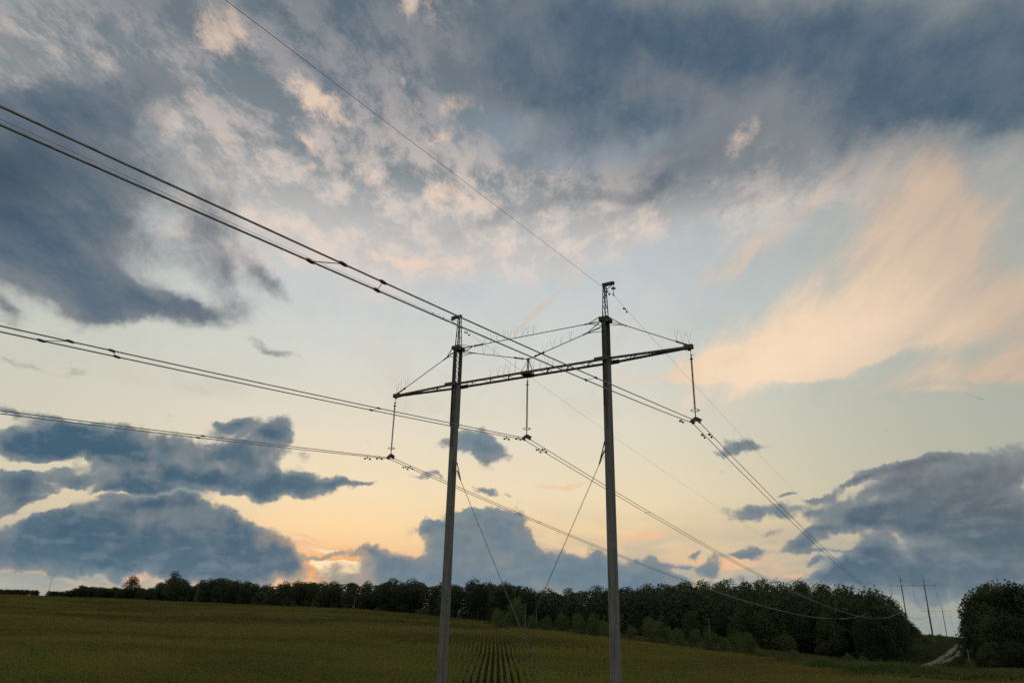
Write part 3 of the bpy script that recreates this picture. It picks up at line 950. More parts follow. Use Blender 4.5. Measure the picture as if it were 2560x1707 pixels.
# ================================================================== trees and bushes
def foliage(seed, H, Rd, base, n_l, leaf, lobes=15, fat=1.0):
    """crown of leaf clumps spread through a lobed volume; returns verts and quads"""
    r_ = np.random.default_rng(seed)
    cs = []
    for i in range(lobes):
        t = (i + r_.uniform(0, 1)) / lobes
        z = base + (H - base) * (0.04 + 0.88 * t)
        prof = math.sin(PI * min(1, max(0.08, 0.30 + 0.62 * t))) ** 0.7
        a = r_.uniform(0, 2 * PI)
        rr = Rd * 0.68 * prof * math.sqrt(r_.uniform(0.05, 1))
        cs.append((rr * math.cos(a), rr * math.sin(a), z, fat * Rd * r_.uniform(0.26, 0.46) * (1.1 - .35 * t)))
    cs.append((0, 0, base + (H - base) * .55, Rd * .6))
    cs = np.array(cs)
    w = cs[:, 3] ** 2; w /= w.sum()
    k = r_.choice(len(cs), n_l, p=w)
    d = r_.normal(size=(n_l, 3)); d /= np.linalg.norm(d, axis=1)[:, None]
    sh = r_.uniform(0.55, 1.12, n_l) ** 0.6
    c = cs[k, :3] + d * (cs[k, 3] * sh)[:, None] * np.array([1, 1, .85])
    # small sprigs breaking the outline
    ns = n_l // 12
    j = r_.choice(n_l, ns)
    c = np.concatenate([c, c[j] + d[j] * r_.uniform(.2, .9, ns)[:, None] * leaf * 1.4 + np.array([0, 0, .25])])
    d = np.concatenate([d, d[j]])
    n_t = len(c)
    nrm = d + r_.normal(size=(n_t, 3)) * .75; nrm /= np.linalg.norm(nrm, axis=1)[:, None]
    u = np.cross(nrm, r_.normal(size=(n_t, 3))); u /= np.linalg.norm(u, axis=1)[:, None]
    v = np.cross(nrm, u)
    s = leaf * r_.uniform(.5, 1.15, n_t)[:, None]
    V = np.stack([c - u * s * .5, c + v * s * .32, c + u * s * .5, c - v * s * .34 + nrm * s * .12], 1).reshape(-1, 3)
    V[:, 2] = np.maximum(V[:, 2], 0.05)
    Fq = np.arange(n_t * 4).reshape(-1, 4)
    return V, Fq


def trunk_mesh(seed, H, Rd, base, r0):
    rnd = random.Random(seed)
    mb = MB()
    lean = (rnd.uniform(-.04, .04) * H, rnd.uniform(-.04, .04) * H)
    mb.tube([(0, 0, -0.6), (0, 0, H * .1), (lean[0] * .5, lean[1] * .5, H * .45), (lean[0], lean[1], H * .85)], [r0 * 1.3, r0, r0 * .65, r0 * .2], 7)
    for i in range(7):
        a = rnd.uniform(0, 2 * PI); z = base + (H - base) * rnd.uniform(-.05, .55)
        L_ = Rd * rnd.uniform(.5, .85)
        mb.tube([(lean[0] * z / H, lean[1] * z / H, z), (L_ * .5 * math.cos(a), L_ * .5 * math.sin(a), z + L_ * .35), (L_ * math.cos(a), L_ * math.sin(a), z + L_ * .8)], [r0 * .42, r0 * .28, r0 * .1], 5)
    me = bpy.data.meshes.new('trunk')
    me.from_pydata(mb.v, [], mb.f)
    me.materials.append(M['bark'])
    return me


TREE_KINDS = []
for i, (H, Rd, base, n_l, leaf, lobes) in enumerate([(16, 7.0, .5, 3000, .9, 22), (18, 6.4, .8, 3000, .85, 20), (14, 7.2, .4, 2800, .85, 24),
                                                     (17, 5.6, .6, 2500, .8, 18), (15, 6.6, .5, 2900, .85, 26), (19, 7.0, .9, 3200, .9, 22), (16, 6.0, .4, 2700, .85, 26)]):
    V, Fq = foliage(100 + i, H, Rd, base, int(n_l * 1.9), leaf * .68, lobes)
    TREE_KINDS.append((H, Rd, np_mesh('crown', V, Fq, [M['oak']]), trunk_mesh(i, H, Rd, base, .26)))
BUSH_KINDS = []
for i in range(5):
    V, Fq = foliage(200 + i, 4.6, 3.4, 0.2, 3200, .30, 12, 1.35)
    BUSH_KINDS.append((5.0, 3.4, np_mesh('foliage', V, Fq, [M['willow']]), trunk_mesh(50 + i, 4.0, 2.6, 0.6, .07)))


def plant_tree(p, H, kind, wide, name, label, cat, group, rz=None, kinds=None, crown='crown', stem='trunk'):
    kinds = kinds or TREE_KINDS
    H0, R0, cm, tm = kinds[kind % len(kinds)]
    o = empty(name, tuple(p), random.uniform(0, 6.28) if rz is None else rz)
    o.scale = (H / H0 * wide, H / H0 * wide, H / H0)
    tag(o, label, cat, group)
    for nm, me_ in ((crown, cm), (stem, tm)):
        c = link(bpy.data.objects.new(nm, me_))
        c.parent = o
    return o


SKY = [(-150, 1470), (0, 1474), (60, 1478), (95, 1486), (125, 1486), (150, 1478), (200, 1464), (235, 1466), (275, 1468), (325, 1444), (365, 1450), (400, 1440), (432, 1428), (465, 1446), (500, 1442),
       (532, 1430), (565, 1438), (610, 1442), (660, 1452), (700, 1448), (770, 1442), (820, 1448), (860, 1444), (920, 1448), (1000, 1440), (1060, 1446), (1120, 1452), (1180, 1444), (1250, 1446), (1310, 1456),
       (1340, 1468), (1400, 1470), (1500, 1462), (1560, 1462), (1640, 1460), (1690, 1446), (1740, 1444), (1800, 1450), (1850, 1444), (1900, 1438), (1970, 1442), (2050, 1456), (2120, 1464), (2170, 1462), (2200, 1470)]
skx = np.array([p[0] for p in SKY], float); sky_ = np.array([p[1] for p in SKY], float)


def tree_height(p, px, y_top):
    """height a tree standing at p needs to reach y_top"""
    r = math.hypot(p[0], p[1])
    _, t = tan_az(px, y_top)
    return CAMZ + r * t - p[2]


n_tree = 0
G_WOOD = 'trees of the dark wood beyond the field'
L_FRONT = 'dark leafy tree in the front row of the wood beyond the field'
L_BACK = 'dark leafy tree deeper in the wood beyond the field'
# left and middle wood, three rows
for row, (dr, drop, lab) in enumerate(((8, 20, L_FRONT), (24, 7, L_BACK), (42, 0, L_BACK))):
    x = -60.0 + row * 13
    while x < 1330:
        re = float(np.interp(tan_az(x, 1500)[0], T_E[0], T_E[2]))
        y_top = float(np.interp(x, skx, sky_)) + drop * random.uniform(.3, 1.2) * (.3 if x < 300 else 1) + random.uniform(-5, 8) * (.3 if x < 300 else 1)
        small = x < 300
        skip = 92 < x < 118
        if 290 < x < 390: y_top = random.uniform(1466, 1476); small = True
        p = at(x, re + dr + random.uniform(-4, 5), 1500)
        H = tree_height(p, x, y_top + (6 if x > 380 else 0))
        H = min(max(H, 4.0), 22)
        step = (8.6 if not small else 6.0) / re / 0.000455 * random.uniform(.75, 1.15)
        if small: H = min(H, 9.5); step *= .62
        if not skip:
            plant_tree(p, H, random.randrange(7), random.uniform(.95, 1.5) * (1.5 if H < 9 else 1.0), 'broadleaf_tree',
                       (lab if x > 300 else 'low dark tree on the far left skyline'), 'tree', G_WOOD if x > 300 else 'low trees on the far left skyline')
            n_tree += 1
        x += step * random.choice((.65, .9, 1.0, 1.3))
# right wood on the rising hill, five rows
for row, (dr, drop, lab) in enumerate(((7, 74, 'dark leafy tree at the foot of the wooded hill'), (26, 46, 'dark leafy tree part way up the wooded hill'),
                                       (50, 26, 'dark leafy tree part way up the wooded hill'), (80, 9, 'dark leafy tree on the crest of the wooded hill'), (106, 0, 'dark leafy tree on the crest of the wooded hill'))):
    x = 1300.0 + row * 17
    while x < 2185 - row * 4:
        re = float(np.interp(tan_az(x, 1600)[0], T_E[0], T_E[2]))
        y_top = float(np.interp(x, skx, sky_)) + drop * random.uniform(.75, 1.2) + random.uniform(-6, 8)
        p = at(x, re + dr + random.uniform(-5, 6), 1600)
        H = min(max(tree_height(p, x, y_top), 9.0), 25)
        plant_tree(p, H, random.randrange(7), random.uniform(.85, 1.15), 'broadleaf_tree', lab, 'tree', 'trees of the wooded hill')
        n_tree += 1
        x += 8.8 / (re + dr) / 0.000455 * random.uniform(.8, 1.15)
# edge of the cutting, trees getting lower up the hill
for (x, r, y_top) in ((2195, 272, 1468), (2205, 300, 1478), (2180, 285, 1470), (2215, 318, 1484), (2228, 335, 1497), (2240, 352, 1508), (2222, 290, 1530), (2250, 365, 1520), (2196, 262, 1540),
                      (2258, 380, 1534), (2268, 396, 1546), (2276, 410, 1556), (2240, 318, 1560), (2284, 424, 1565), (2255, 345, 1566), (2292, 436, 1572), (2212, 268, 1575), (2266, 380, 1575)):
    p = at(x, r, 1560)
    H = min(max(tree_height(p, x, y_top), 3.0), 24)
    plant_tree(p, H, random.randrange(7), 1.0 if H > 8 else 1.5, 'broadleaf_tree', 'dark tree on the left edge of the power line cutting', 'tree', 'trees on the left edge of the cutting')
    n_tree += 1
# wood right of the cutting
for (x, r, y_top) in ((2424, 262, 1495), (2412, 268, 1530), (2440, 258, 1478), (2462, 262, 1462), (2486, 256, 1458), (2510, 262, 1464), (2534, 258, 1457), (2560, 262, 1460), (2590, 258, 1455), (2620, 260, 1460),
                      (2432, 252, 1560), (2450, 250, 1530), (2478, 248, 1540), (2505, 247, 1530), (2535, 246, 1535), (2565, 246, 1545), (2598, 246, 1530), (2450, 280, 1474), (2480, 282, 1462), (2520, 285, 1460), (2560, 284, 1462),
                      (2420, 300, 1520), (2428, 330, 1545), (2425, 360, 1560), (2440, 244, 1610), (2470, 243, 1600), (2500, 243, 1606), (2530, 241, 1600), (2562, 240, 1604)):
    if x < 2452: x += 20
    p = at(x, r, 1560)
    H = min(max(tree_height(p, x, y_top), 3.0), 26)
    plant_tree(p, H, random.randrange(7), .92 if H > 8 else 1.3, 'broadleaf_tree', 'dark tree in the wood right of the power line cutting', 'tree', 'trees right of the cutting')
    n_tree += 1
print('trees', n_tree)
# the unlit interior of the wood, too dense to tell trees apart
def wood_mass():
    n = 85000
    V = []
    px_ = rng.uniform(310, 2190, n)
    az_ = np.array([tan_az(x, 1540)[0] for x in np.linspace(310, 2190, 60)])
    az = np.interp(px_, np.linspace(310, 2190, 60), az_)
    re = np.interp(az, T_E[0], T_E[2])
    dr = rng.uniform(10, 60, n)
    r = re + dr
    x, y = r * np.sin(az), r * np.cos(az)
    z0 = height(x, y)
    d1 = np.array([tan_az(a, b)[1] for a, b in zip(np.linspace(310, 2190, 200), np.interp(np.linspace(310, 2190, 200), skx, sky_) + 14 + 14 * (np.linspace(310, 2190, 200) < 395))])
    ztop = CAMZ + r * np.interp(px_, np.linspace(310, 2190, 200), d1) - .3 + 1.2 * np.sin(px_ * .11) * np.sin(px_ * .037)
    ztop = np.minimum(ztop, z0 + 19)
    z = z0 + (np.maximum(ztop - z0, 2) * rng.uniform(0, 1, n) ** 1.7)
    c = np.stack([x, y, z], -1)
    u = rng.normal(size=(n, 3)); u /= np.linalg.norm(u, axis=1)[:, None]
    w = np.cross(u, rng.normal(size=(n, 3))); w /= np.linalg.norm(w, axis=1)[:, None]
    s_ = rng.uniform(.7, 1.5, n)[:, None]
    V = np.stack([c - u * s_ * .5, c + w * s_ * .4, c + u * s_ * .5, c - w * s_ * .4], 1).reshape(-1, 3)
    me = np_mesh('wood_interior', V, np.arange(n * 4).reshape(-1, 4), [M['oak']])
    tag(link(bpy.data.objects.new('wood_interior', me)), 'dense dark foliage inside the wood behind its front trees', 'foliage', kind='stuff')


wood_mass()
# the loose round tree that stands out on the left
p = at(326, 655, 1490)
plant_tree(p, tree_height(p, 326, 1438), 2, 1.05, 'broadleaf_tree', 'round airy tree leaning right against the bright cloud gap on the left skyline', 'tree', None)
p = at(430, 650, 1490)
plant_tree(p, tree_height(p, 430, 1424), 5, .8, 'broadleaf_tree', 'tallest ragged tree of the left skyline, just right of the round airy one', 'tree', None)
p = at(200, 720, 1490)
plant_tree(p, tree_height(p, 201, 1461), 0, .9, 'broadleaf_tree', 'small round topped tree rising from the low hedge on the left skyline', 'tree', None)

BUSH = [(1249, 1563, 42, 45, 302), (1290, 1560, 42, 66, 318), (1330, 1570, 40, 26, 300), (1366, 1577, 40, 32, 292), (1407, 1580, 46, 40, 290), (1445, 1586, 50, 44, 286), (1484, 1590, 46, 46, 282), (1510, 1595, 44, 36, 276),
        (1580, 1596, 34, 20, 280), (1631, 1610, 70, 48, 262), (1668, 1614, 34, 30, 262), (1697, 1622, 48, 36, 246), (1743, 1624, 40, 34, 250), (1777, 1630, 44, 38, 238), (1810, 1634, 34, 20, 236), (1842, 1640, 34, 38, 228), (1874, 1648, 54, 50, 220),
        (1968, 1630, 60, 34, 276), (1900, 1652, 40, 10, 212), (734, 1515, 16, 14, 522), (786, 1516, 22, 14, 508), (943, 1525, 26, 9, 462), (1060, 1536, 50, 18, 438), (1147, 1550, 18, 9, 396),
        (2431, 1690, 22, 12, 205), (1990, 1654, 26, 8, 190), (2125, 1672, 34, 12, 165), (2160, 1678, 30, 10, 150)]
WHERE = {1249: 'willow bush at the notch in the field edge', 1290: 'tall narrow bush at the field edge right of the notch', 1631: 'biggest rounded bush at the field edge, just right of the right concrete pole',
         1874: 'broad bush at the right end of the bush row', 734: 'smaller pale bush at the field edge left of the left concrete pole', 786: 'larger pale bush at the field edge left of the left concrete pole',
         2431: 'low dark bush at the foot of the thin pole on the right', 1147: 'lone little bush in the far field right beside the left concrete pole', 1968: 'dim bush at the foot of the wood beyond the bush row'}
for i, (x, yb, w, h, r) in enumerate(BUSH):
    p = at(x, r, yb)
    H = max(1.2, (h * 0.000455 * r) + 1.6)
    wide = (w * 0.000455 * r / 2) / (3.3 * H / 5.0)
    lab = WHERE.get(x, 'rounded green bush in the row along the field edge')
    plant_tree(p, H, i, min(max(wide, .7), 2.2), 'bush', lab, 'bush', None if x in WHERE else 'bushes along the field edge', kinds=BUSH_KINDS, crown='foliage', stem='stems')
# scrub on the cleared hillside
for i in range(46):
    r = random.uniform(262, 452)
    x = random.uniform(2215, 2400)
    p = at(x, r, 1600)
    if min(np.hypot(tl[:, 0] - p[0], tl[:, 1] - p[1])) < 6.5: continue
    plant_tree(p, random.uniform(1.4, 3.0), i, random.uniform(.9, 1.6), 'scrub_bush', 'low scrub bush on the cleared hillside', 'bush', 'scrub on the cleared hillside', kinds=BUSH_KINDS, crown='foliage', stem='stems')

# ================================================================== small poles of the local line
def utility_pole(p, H, label, lean=0.0):
    o = empty('utility_pole', tuple(p), random.uniform(-.3, .3))
    o.rotation_euler[1] = lean
    tag(o, label, 'utility pole', 'small poles of the local line')
    MB().tube([(0, 0, -.5), (0, 0, H)], [.17, .10], 8).build('pole', M['concrete'], o)
    MB().bar((-.75, 0, H - .35), (.75, 0, H - .35), .09, .09).bar((0, 0, H), (0, 0, H + .35), .05).build('crossarm', M['steel'], o)
    for s in (-.7, .7):
        MB().lathe([(.03, 0), (.07, .05), (.07, .12), (.04, .2)], (s, 0, H - .3), 8).build('insulator', M['glass'], o)
    return o


for x, yt, yb, r, lab in ((120, 1444, 1487, 684, 'thin dark pole standing alone against the sky on the far left'), (489, 1466, 1505, 588, 'thin pole in front of the dark wood, second from the left edge'),
                          (885, 1473, 1523, 470, 'pale thin pole before the wood, left of the left concrete pole'), (1313, 1508, 1562, 305, 'thin pole in the gap between the two concrete poles, nearer the left bushes'),
                          (1341, 1526, 1560, 318, 'pale short pole in the gap between the two concrete poles, right beside the crossing guys'), (1775, 1545, 1596, 262, 'pale thin pole above the bush row, right of the right concrete pole'),
                          (2431, 1622, 1690, 205, 'thin pole in the meadow in front of the wood on the right')):
    p = at(x, r, yb)
    utility_pole(p, tree_height(p, x, yt), lab)

# ================================================================== the portal pylons of the big line
YAW = 0.528780
DV = np.array([math.sin(YAW), math.cos(YAW), 0.0])
NV = np.array([math.cos(YAW), -math.sin(YAW), 0.0])
UZ = np.array([0, 0, 1.0])
ORG = np.array([0.819, 35.5296, 0.0])
ARM = 12.1746 + CAMZ      # height of the crossarm
W2 = 4.333                # half distance of the poles
L2 = 8.4                  # half length of the crossarm
TOPZ = 16.2537 + CAMZ
COLZ = 14.3061 + CAMZ
SPAN, DZ = 339.33, 9.46
INS = 3.396


def world_pt(org, x, y, z):
    return org + NV * x + DV * y + UZ * z


def plane_hit(px, py, y=0.0):
    """local (x, z) in the plane of the near pylon seen at a place of the photograph"""
    d = ray(px, py)
    o = ORG + DV * y
    t = ((o - CAM) @ DV) / (d @ DV)
    P_ = CAM + d * t - o
    return P_ @ NV, P_[2]


def build_pylon():
    root = empty('power_pylon', tuple(ORG), -YAW)
    for s in (-1, 1):
        # concrete pole
        prof = [(.25 - .045 * (z / ARM), z) for z in np.linspace(-3.0, ARM + .02, 30)]
        pole = MB().lathe(prof, (s * W2, 0, 0), 28).build('pole', M['concrete'], root, smooth=True)
        # steel head: two channels with lacing
        for q in (-1, 1):
            mb = MB()
            x0 = s * W2
            mb.box((x0, q * .235, (19.5 + COLZ) / 2), (.20, .012, COLZ - 19.5))
            for e in (-1, 1):
                mb.box((x0 + e * .094, q * (.235 + .036), (19.5 + COLZ) / 2), (.012, .06, COLZ - 19.5 - .01))
            mb.build('head_channel', M['steel'], root)
        lac = MB()
        n = 6
        for e in (-1, 1):
            for k in range(n):
                z0 = ARM + .15 + k * (COLZ - ARM - .3) / n
                z1 = z0 + (COLZ - ARM - .3) / n
                q = 1 if k % 2 else -1
                lac.bar((s * W2 + e * .075, -q * .225, z0), (s * W2 + e * .075, q * .225, z1), .035, .01)
        lac.build('head_lacing', M['steel'], root)
        # peak that carries the earth wire
        pk = MB()
        for q in (-1, 1):
            for e in (-1, 1):
                pk.angle((s * W2 + e * .075, q * .20, COLZ - .05), (s * W2 + e * .05, q * .075, TOPZ - .05), .055, .008)
        n = 7
        for k in range(n):
            t0, t1 = k / n, (k + 1) / n
            z0, z1 = COLZ + t0 * (TOPZ - COLZ), COLZ + t1 * (TOPZ - COLZ)
            q = 1 if k % 2 else -1
            for e in (-1, 1):
                pk.bar((s * W2 + e * .07, -q * (.20 - .125 * t0), z0), (s * W2 + e * .07, q * (.20 - .125 * t1), z1), .03, .008)
        peak = pk.build('earth_wire_peak', M['steel'], root)
        br = MB()
        o = s
        x0 = s * W2
        br.box((x0 + o * .20, 0, TOPZ + .03), (.62, .16, .012)).box((x0 + o * .20, -.078, TOPZ - .035), (.62, .012, .12)).box((x0 + o * .20, .078, TOPZ - .035), (.62, .012, .12))
        br.bar((x0 + o * .46, 0, TOPZ - .09), (x0 + o * .08, 0, TOPZ - .34), .045, .02)
        br.build('earth_wire_bracket', M['steel'], peak)
        # collar with gussets
        co = MB()
        co.box((x0, -.285, COLZ + .0), (.50, .014, .20)).box((x0, .285, COLZ + .0), (.50, .014, .20))
        co.box((x0 - .245, 0, COLZ), (.012, .55, .16)).box((x0 + .245, 0, COLZ), (.012, .55, .16))
        co.box((x0, 0, COLZ + .107), (.40, .52, .012))
        for e in (-1, 1):
            co.bar((x0 + e * .15, -.34, COLZ + .05), (x0 + e * .15, .34, COLZ + .05), .03)
        co.build('collar', M['steel'], root)
        # clamp plates holding the crossarm against the pole
        for q, dx in ((-1, -.10), (1, .10)):
            cl = MB().box((x0 + dx, q * .402, ARM + .03), (.78, .012, .17)).box((x0 + dx, q * .37, ARM + .12), (.78, .07, .012)).box((x0 + dx, q * .37, ARM - .06), (.78, .07, .012))
            for e in (-.3, -.1, .1, .3):
                cl.bar((x0 + dx + e, q * .402, ARM + .03), (x0 + dx + e, q * .43, ARM + .03), .03)
            cl.build('clamp_plate', M['steel'], root)
        # climbing strip and conduit down the pole
        MB().box((x0 + .03, -.262, 19.0), (.10, .012, 1.1)).build('face_plate', M['steel'], root)
    # crossarm: flat lattice of two channels, tapering beyond the poles
    def half(x):
        return .345 if abs(x) < W2 + .3 else .345 - (.345 - .07) * (abs(x) - W2 - .3) / (L2 - W2 - .3)
    ar = MB()
    xs = [-L2, -W2 - .3, W2 + .3, L2]
    for q in (-1, 1):
        for a_, b_ in zip(xs[:-1], xs[1:]):
            A_, B_ = (a_, q * half(a_), ARM), (b_, q * half(b_), ARM)
            ar.bar(A_, B_, .012, .11)
            for zz in (-.05, .05):
                ar.bar((a_, q * (half(a_) - .022), ARM + zz), (b_, q * (half(b_) - .022), ARM + zz), .05, .010)
    arm = ar.build('crossarm', M['steel'], root)
    lc = MB()
    x = -L2 + .35
    while x < L2 - .9:
        for zz in (-.06, .06):
            lc.bar((x, half(x) - .01, ARM + zz), (x + .47, -half(x + .47) + .01, ARM + zz), .04, .008)
        lc.bar((x + .47, -half(x + .47) + .01, ARM - .068), (x + .56, half(x + .56) - .01, ARM - .068), .035, .008)
        lc.bar((x + .92, -half(x + .92) + .01, ARM + .068), (x + 1.02, half(x + 1.02) - .01, ARM + .068), .035, .008)
        x += 1.12
    lc.build('lacing', M['steel'], arm)
    for s in (-1, 1):
        MB().box((s * (L2 - .06), 0, ARM + .02), (.42, .19, .20)).box((s * (L2 - .04), 0, ARM - .10), (.12, .02, .14)).build('end_plate', M['steel'], arm)
    MB().box((0, 0, ARM), (.46, .66, .16)).box((0, 0, ARM - .13), (.10, .03, .14)).build('middle_plate', M['steel'], arm)
    # triangle above the middle of the arm
    NODE = (0.03, 0, ARM + .80)
    tri = MB()
    for e, q in ((-.22, -.28), (.22, -.28), (-.22, .28), (.22, .28)):
        tri.bar((e, q, ARM + .06), NODE, .045, .02)
    tri.box((NODE[0], 0, NODE[2]), (.16, .05, .12))
    tri.build('stay_bracket', M['steel'], root)

    # stays, each with a fork of flat bars at the collar and a turnbuckle
    def stay(a, b, fork, tb, tb_end=0.6):
        a, b = Vector(a), Vector(b)
        u = (b - a).normalized()
        f0 = a + u * fork
        mb = MB()
        for dz in (.16, -.16):
            for q in (-.24, .24):
                mb.bar((a[0], q, a[2] + dz), f0, .05, .014)
        fk = mb.build('stay_fork', M['steel'], root)
        rod = MB().tube([f0, b], .020, 6).build('stay_rod', M['iron'], root)
        t = MB()
        c0 = b - u * tb_end
        for dz in (.035, -.035):
            t.bar(c0 + Vector((0, 0, dz)), c0 - u * .42 + Vector((0, 0, dz)), .02, .016)
        t.bar(c0 + u * .06, c0 - u * .02, .08, .08).bar(c0 - u * .40, c0 - u * .50, .08, .08)
        if tb:
            t.build('turnbuckle', M['iron'], rod)
        c1 = f0 + u * .12
        MB().bar(f0 - u * .05, c1 + u * .1, .05, .05).build('shackle', M['iron'], rod)
        return rod
    stays = []
    stays.append(stay((-W2 - .18, 0, COLZ - .12), (-L2 + .12, 0, ARM + .14), .62, True, .05))
    stays.append(stay((W2 + .18, 0, COLZ - .05), (L2 - .12, 0, ARM + .14), .80, True, .05))
    stays.append(stay((-W2 + .18, 0, COLZ - .20), NODE, .80, True, .35))
    stays.append(stay((W2 - .18, 0, COLZ - .30), NODE, .85, True, .45))
    tie = stay((W2 - .18, 0, COLZ - .02), (-W2 + .95, 0, COLZ - .02), .75, True, .15)
    mb = MB()
    for dz in (.14, -.14):
        for q in (-.24, .24):
            mb.bar((-W2 + .2, q, COLZ - .02 + dz), (-W2 + .98, 0, COLZ - .02), .05, .014)
    mb.build('stay_fork', M['steel'], root)

    # cross guys from the poles down to the ground
    for (pa, pb, s) in (((1151, 1199), (1356, 1704), -1), ((1498.6, 1159), (1310, 1592), 1)):
        ax, az_ = plane_hit(*pa); bx, bz = plane_hit(*pb)
        gx = ax + (bx - ax) * (az_ - (-.1)) / (az_ - bz)
        A_, G_ = Vector((ax, 0, az_)), Vector((gx, 0, -.1))
        rod = MB().tube([A_, G_], .014, 6).build('guy_rod', M['guy'], root)
        u = (G_ - A_).normalized()
        up_ = A_ - u * 1.15
        mb = MB()
        for q in (-.20, .20):
            mb.bar((s * (W2 - .13), q, up_[2] - .05), A_ + u * .05, .05, .016)
            mb.bar((s * (W2 - .17), q, az_ + .55), A_ + u * .05, .05, .016)
        mb.build('guy_fork', M['steel'], root)
        for px_t in ((1325, 1573),) if s < 0 else ((1333, 1535),):
            tx, tz = plane_hit(1319 if s < 0 else 1335, 1616 if s < 0 else 1530)
            c0 = Vector((A_[0] + (G_[0] - A_[0]) * (A_[2] - tz) / (A_[2] - G_[2]), 0, tz))
            t = MB()
            for e in (-.035, .035):
                t.bar(c0 - u * .35 + Vector((0, e, 0)), c0 + u * .35 + Vector((0, e, 0)), .02)
            t.bar(c0 - u * .38, c0 - u * .28, .09).bar(c0 + u * .28, c0 + u * .38, .09).bar(c0 - u * .8, c0 - u * .6, .05).bar(c0 + u * .55, c0 + u * .8, .045)
            t.build('guy_turnbuckle', M['iron'], rod)
        MB().box((gx, 0, .05), (.5, .5, .5)).build('guy_anchor', M['concrete'], root)
    return root, stays, tie, NODE


near_pylon, stays, tie, NODE = build_pylon()
tag(near_pylon, 'large portal pylon nearest the viewer, two concrete poles under a long lattice crossarm', 'pylon', 'portal pylons of the power line')


def pylon_at(org, label, ground_drop):
    c = copy_tree(near_pylon)
    c.location = tuple(org)
    tag(c, label, 'pylon', 'portal pylons of the power line')
    return c


ORG1 = ORG + DV * SPAN + UZ * DZ
a2_, t2_ = tan_az(2346, 1527)
# the third pylon, further down the same line
SP2 = 235.0
ORG2 = ORG1 + DV * SP2
_r = math.hypot(ORG2[0], ORG2[1])
ORG2 = ORG2 + UZ * (CAMZ + _r * tan_az(2347, 1527)[1] - ARM - ORG2[2])
pylon_at(ORG1, 'middle one of the three portal pylons, on the cleared hillside at the right', 0)
pylon_at(ORG2, 'farthest and smallest portal pylon, partly behind the hillside on the right', 0)

# bird spikes stand only on the near pylon (added after copying)
rs2 = random.Random(5)


def spike(x, z, y=0.0, h=.5):
    mb = MB()
    h *= 1.25
    for e in (-1, 1):
        dx = e * rs2.uniform(.04, .16); dy = rs2.uniform(-.12, .12)
        mb.tube([(x, y, z), (x + dx, y + dy, z + h * rs2.uniform(.8, 1.1))], .006, 3)
    return mb.build('bird_spike', M['wire'], near_pylon)


tz = COLZ - .02
for x in (-1.75, -1.35, -.95, -.55, -.2, .15, .55, .9, 1.2):
    spike(x - 1.2 + .3, tz, 0, .48)
for x in (-2.0, -1.55, -1.2, -.9, -.55, .25, .55, .9, 1.25, 1.6):
    spike(x, ARM + .06, -.34, .45)
for t in (.42, .55, .66, .78):
    a_ = Vector((W2 - .18, 0, COLZ - .30)); b_ = Vector(NODE); c_ = a_.lerp(b_, t)
    spike(c_[0], c_[2], 0, .42)
for t in (.35, .5):
    a_ = Vector((-W2 + .18, 0, COLZ - .20)); b_ = Vector(NODE); c_ = a_.lerp(b_, t)
    spike(c_[0], c_[2], 0, .42)
for s in (-1, 1):
    for d_, h_ in ((.02, .5), (.30, .5), (.62, .5)):
        spike(s * (L2 - d_), ARM + .12 + d_ * .35, 0, h_)

# ================================================================== insulators
def build_insulator():
    """composite string hanging from the arm, with grading ring and a yoke for the two conductors; origin at its top"""
    o = empty('insulator_string', (0, 0, 0), -YAW)
    hw = MB()
    hw.tube([(0, 0, 0), (0, 0, -.42)], .014, 6).bar((0, 0, -.02), (0, 0, -.10), .05, .03).bar((0, 0, -.30), (0, 0, -.44), .05, .05)
    hw.tube([(0, 0, -.32), (.10, 0, -.36), (.13, 0, -.30)], .010, 5)
    hw.build('top_link', M['iron'], o)
    cap = MB().lathe([(.02, 0), (.085, -.015), (.085, -.03), (.02, -.045)], (0, 0, -.50), 14).lathe([(.03, 0), (.03, -.16)], (0, 0, -.44), 10).build('end_cap', M['steel'], o)
    prof = []
    z = -.60
    n = 42
    zb = -INS + .50
    st = (z - zb) / n
    for i in range(n):
        R_ = .058 if i % 2 else .046
        prof += [(.017, z - i * st), (R_, z - i * st - st * .42), (R_, z - i * st - st * .52), (.017, z - i * st - st * .62)]
    prof.append((.017, zb))
    MB().lathe(prof, (0, 0, 0), 12).build('shed_rod', M['rubber'], o)
    MB().tube([(0, 0, zb + .02), (0, 0, -INS + .16)], .022, 8).build('bottom_link', M['iron'], o)
    ring = MB().torus((0, 0, zb - .02), .19, .014)
    ring.bar((-.18, 0, zb - .02), (0, 0, zb - .10), .016).bar((.18, 0, zb - .02), (0, 0, zb - .10), .016)
    ring.build('grading_ring', M['iron'], o)
    yk = MB()
    k = [(-.27, -INS - .03), (.27, -INS - .03), (.27, -INS + .04), (.05, -INS + .18), (-.05, -INS + .18), (-.27, -INS + .04)]
    vs = [(x, y, z_) for y in (-.012, .012) for x, z_ in k]
    yk.add(vs, [tuple(range(6)), tuple(reversed(range(6, 12)))] + [(i, i + 6, (i + 1) % 6 + 6, (i + 1) % 6) for i in range(6)])
    yk.build('yoke_plate', M['iron'], o)
    for s in (-1, 1):
        c = MB()
        x = s * .152
        c.tube([(x, -.19, -INS - .055), (x, -.08, -INS - .085), (x, 0, -INS - .095), (x, .08, -INS - .085), (x, .19, -INS - .055)], [.018, .032, .036, .032, .018], 8)
        c.bar((x, 0, -INS - .09), (x, 0, -INS + .03), .05, .03)
        c.bar((x, -.06, -INS - .04), (x, .06, -INS - .04), .07, .05)
        c.build('suspension_clamp', M['iron'], o)
    return o


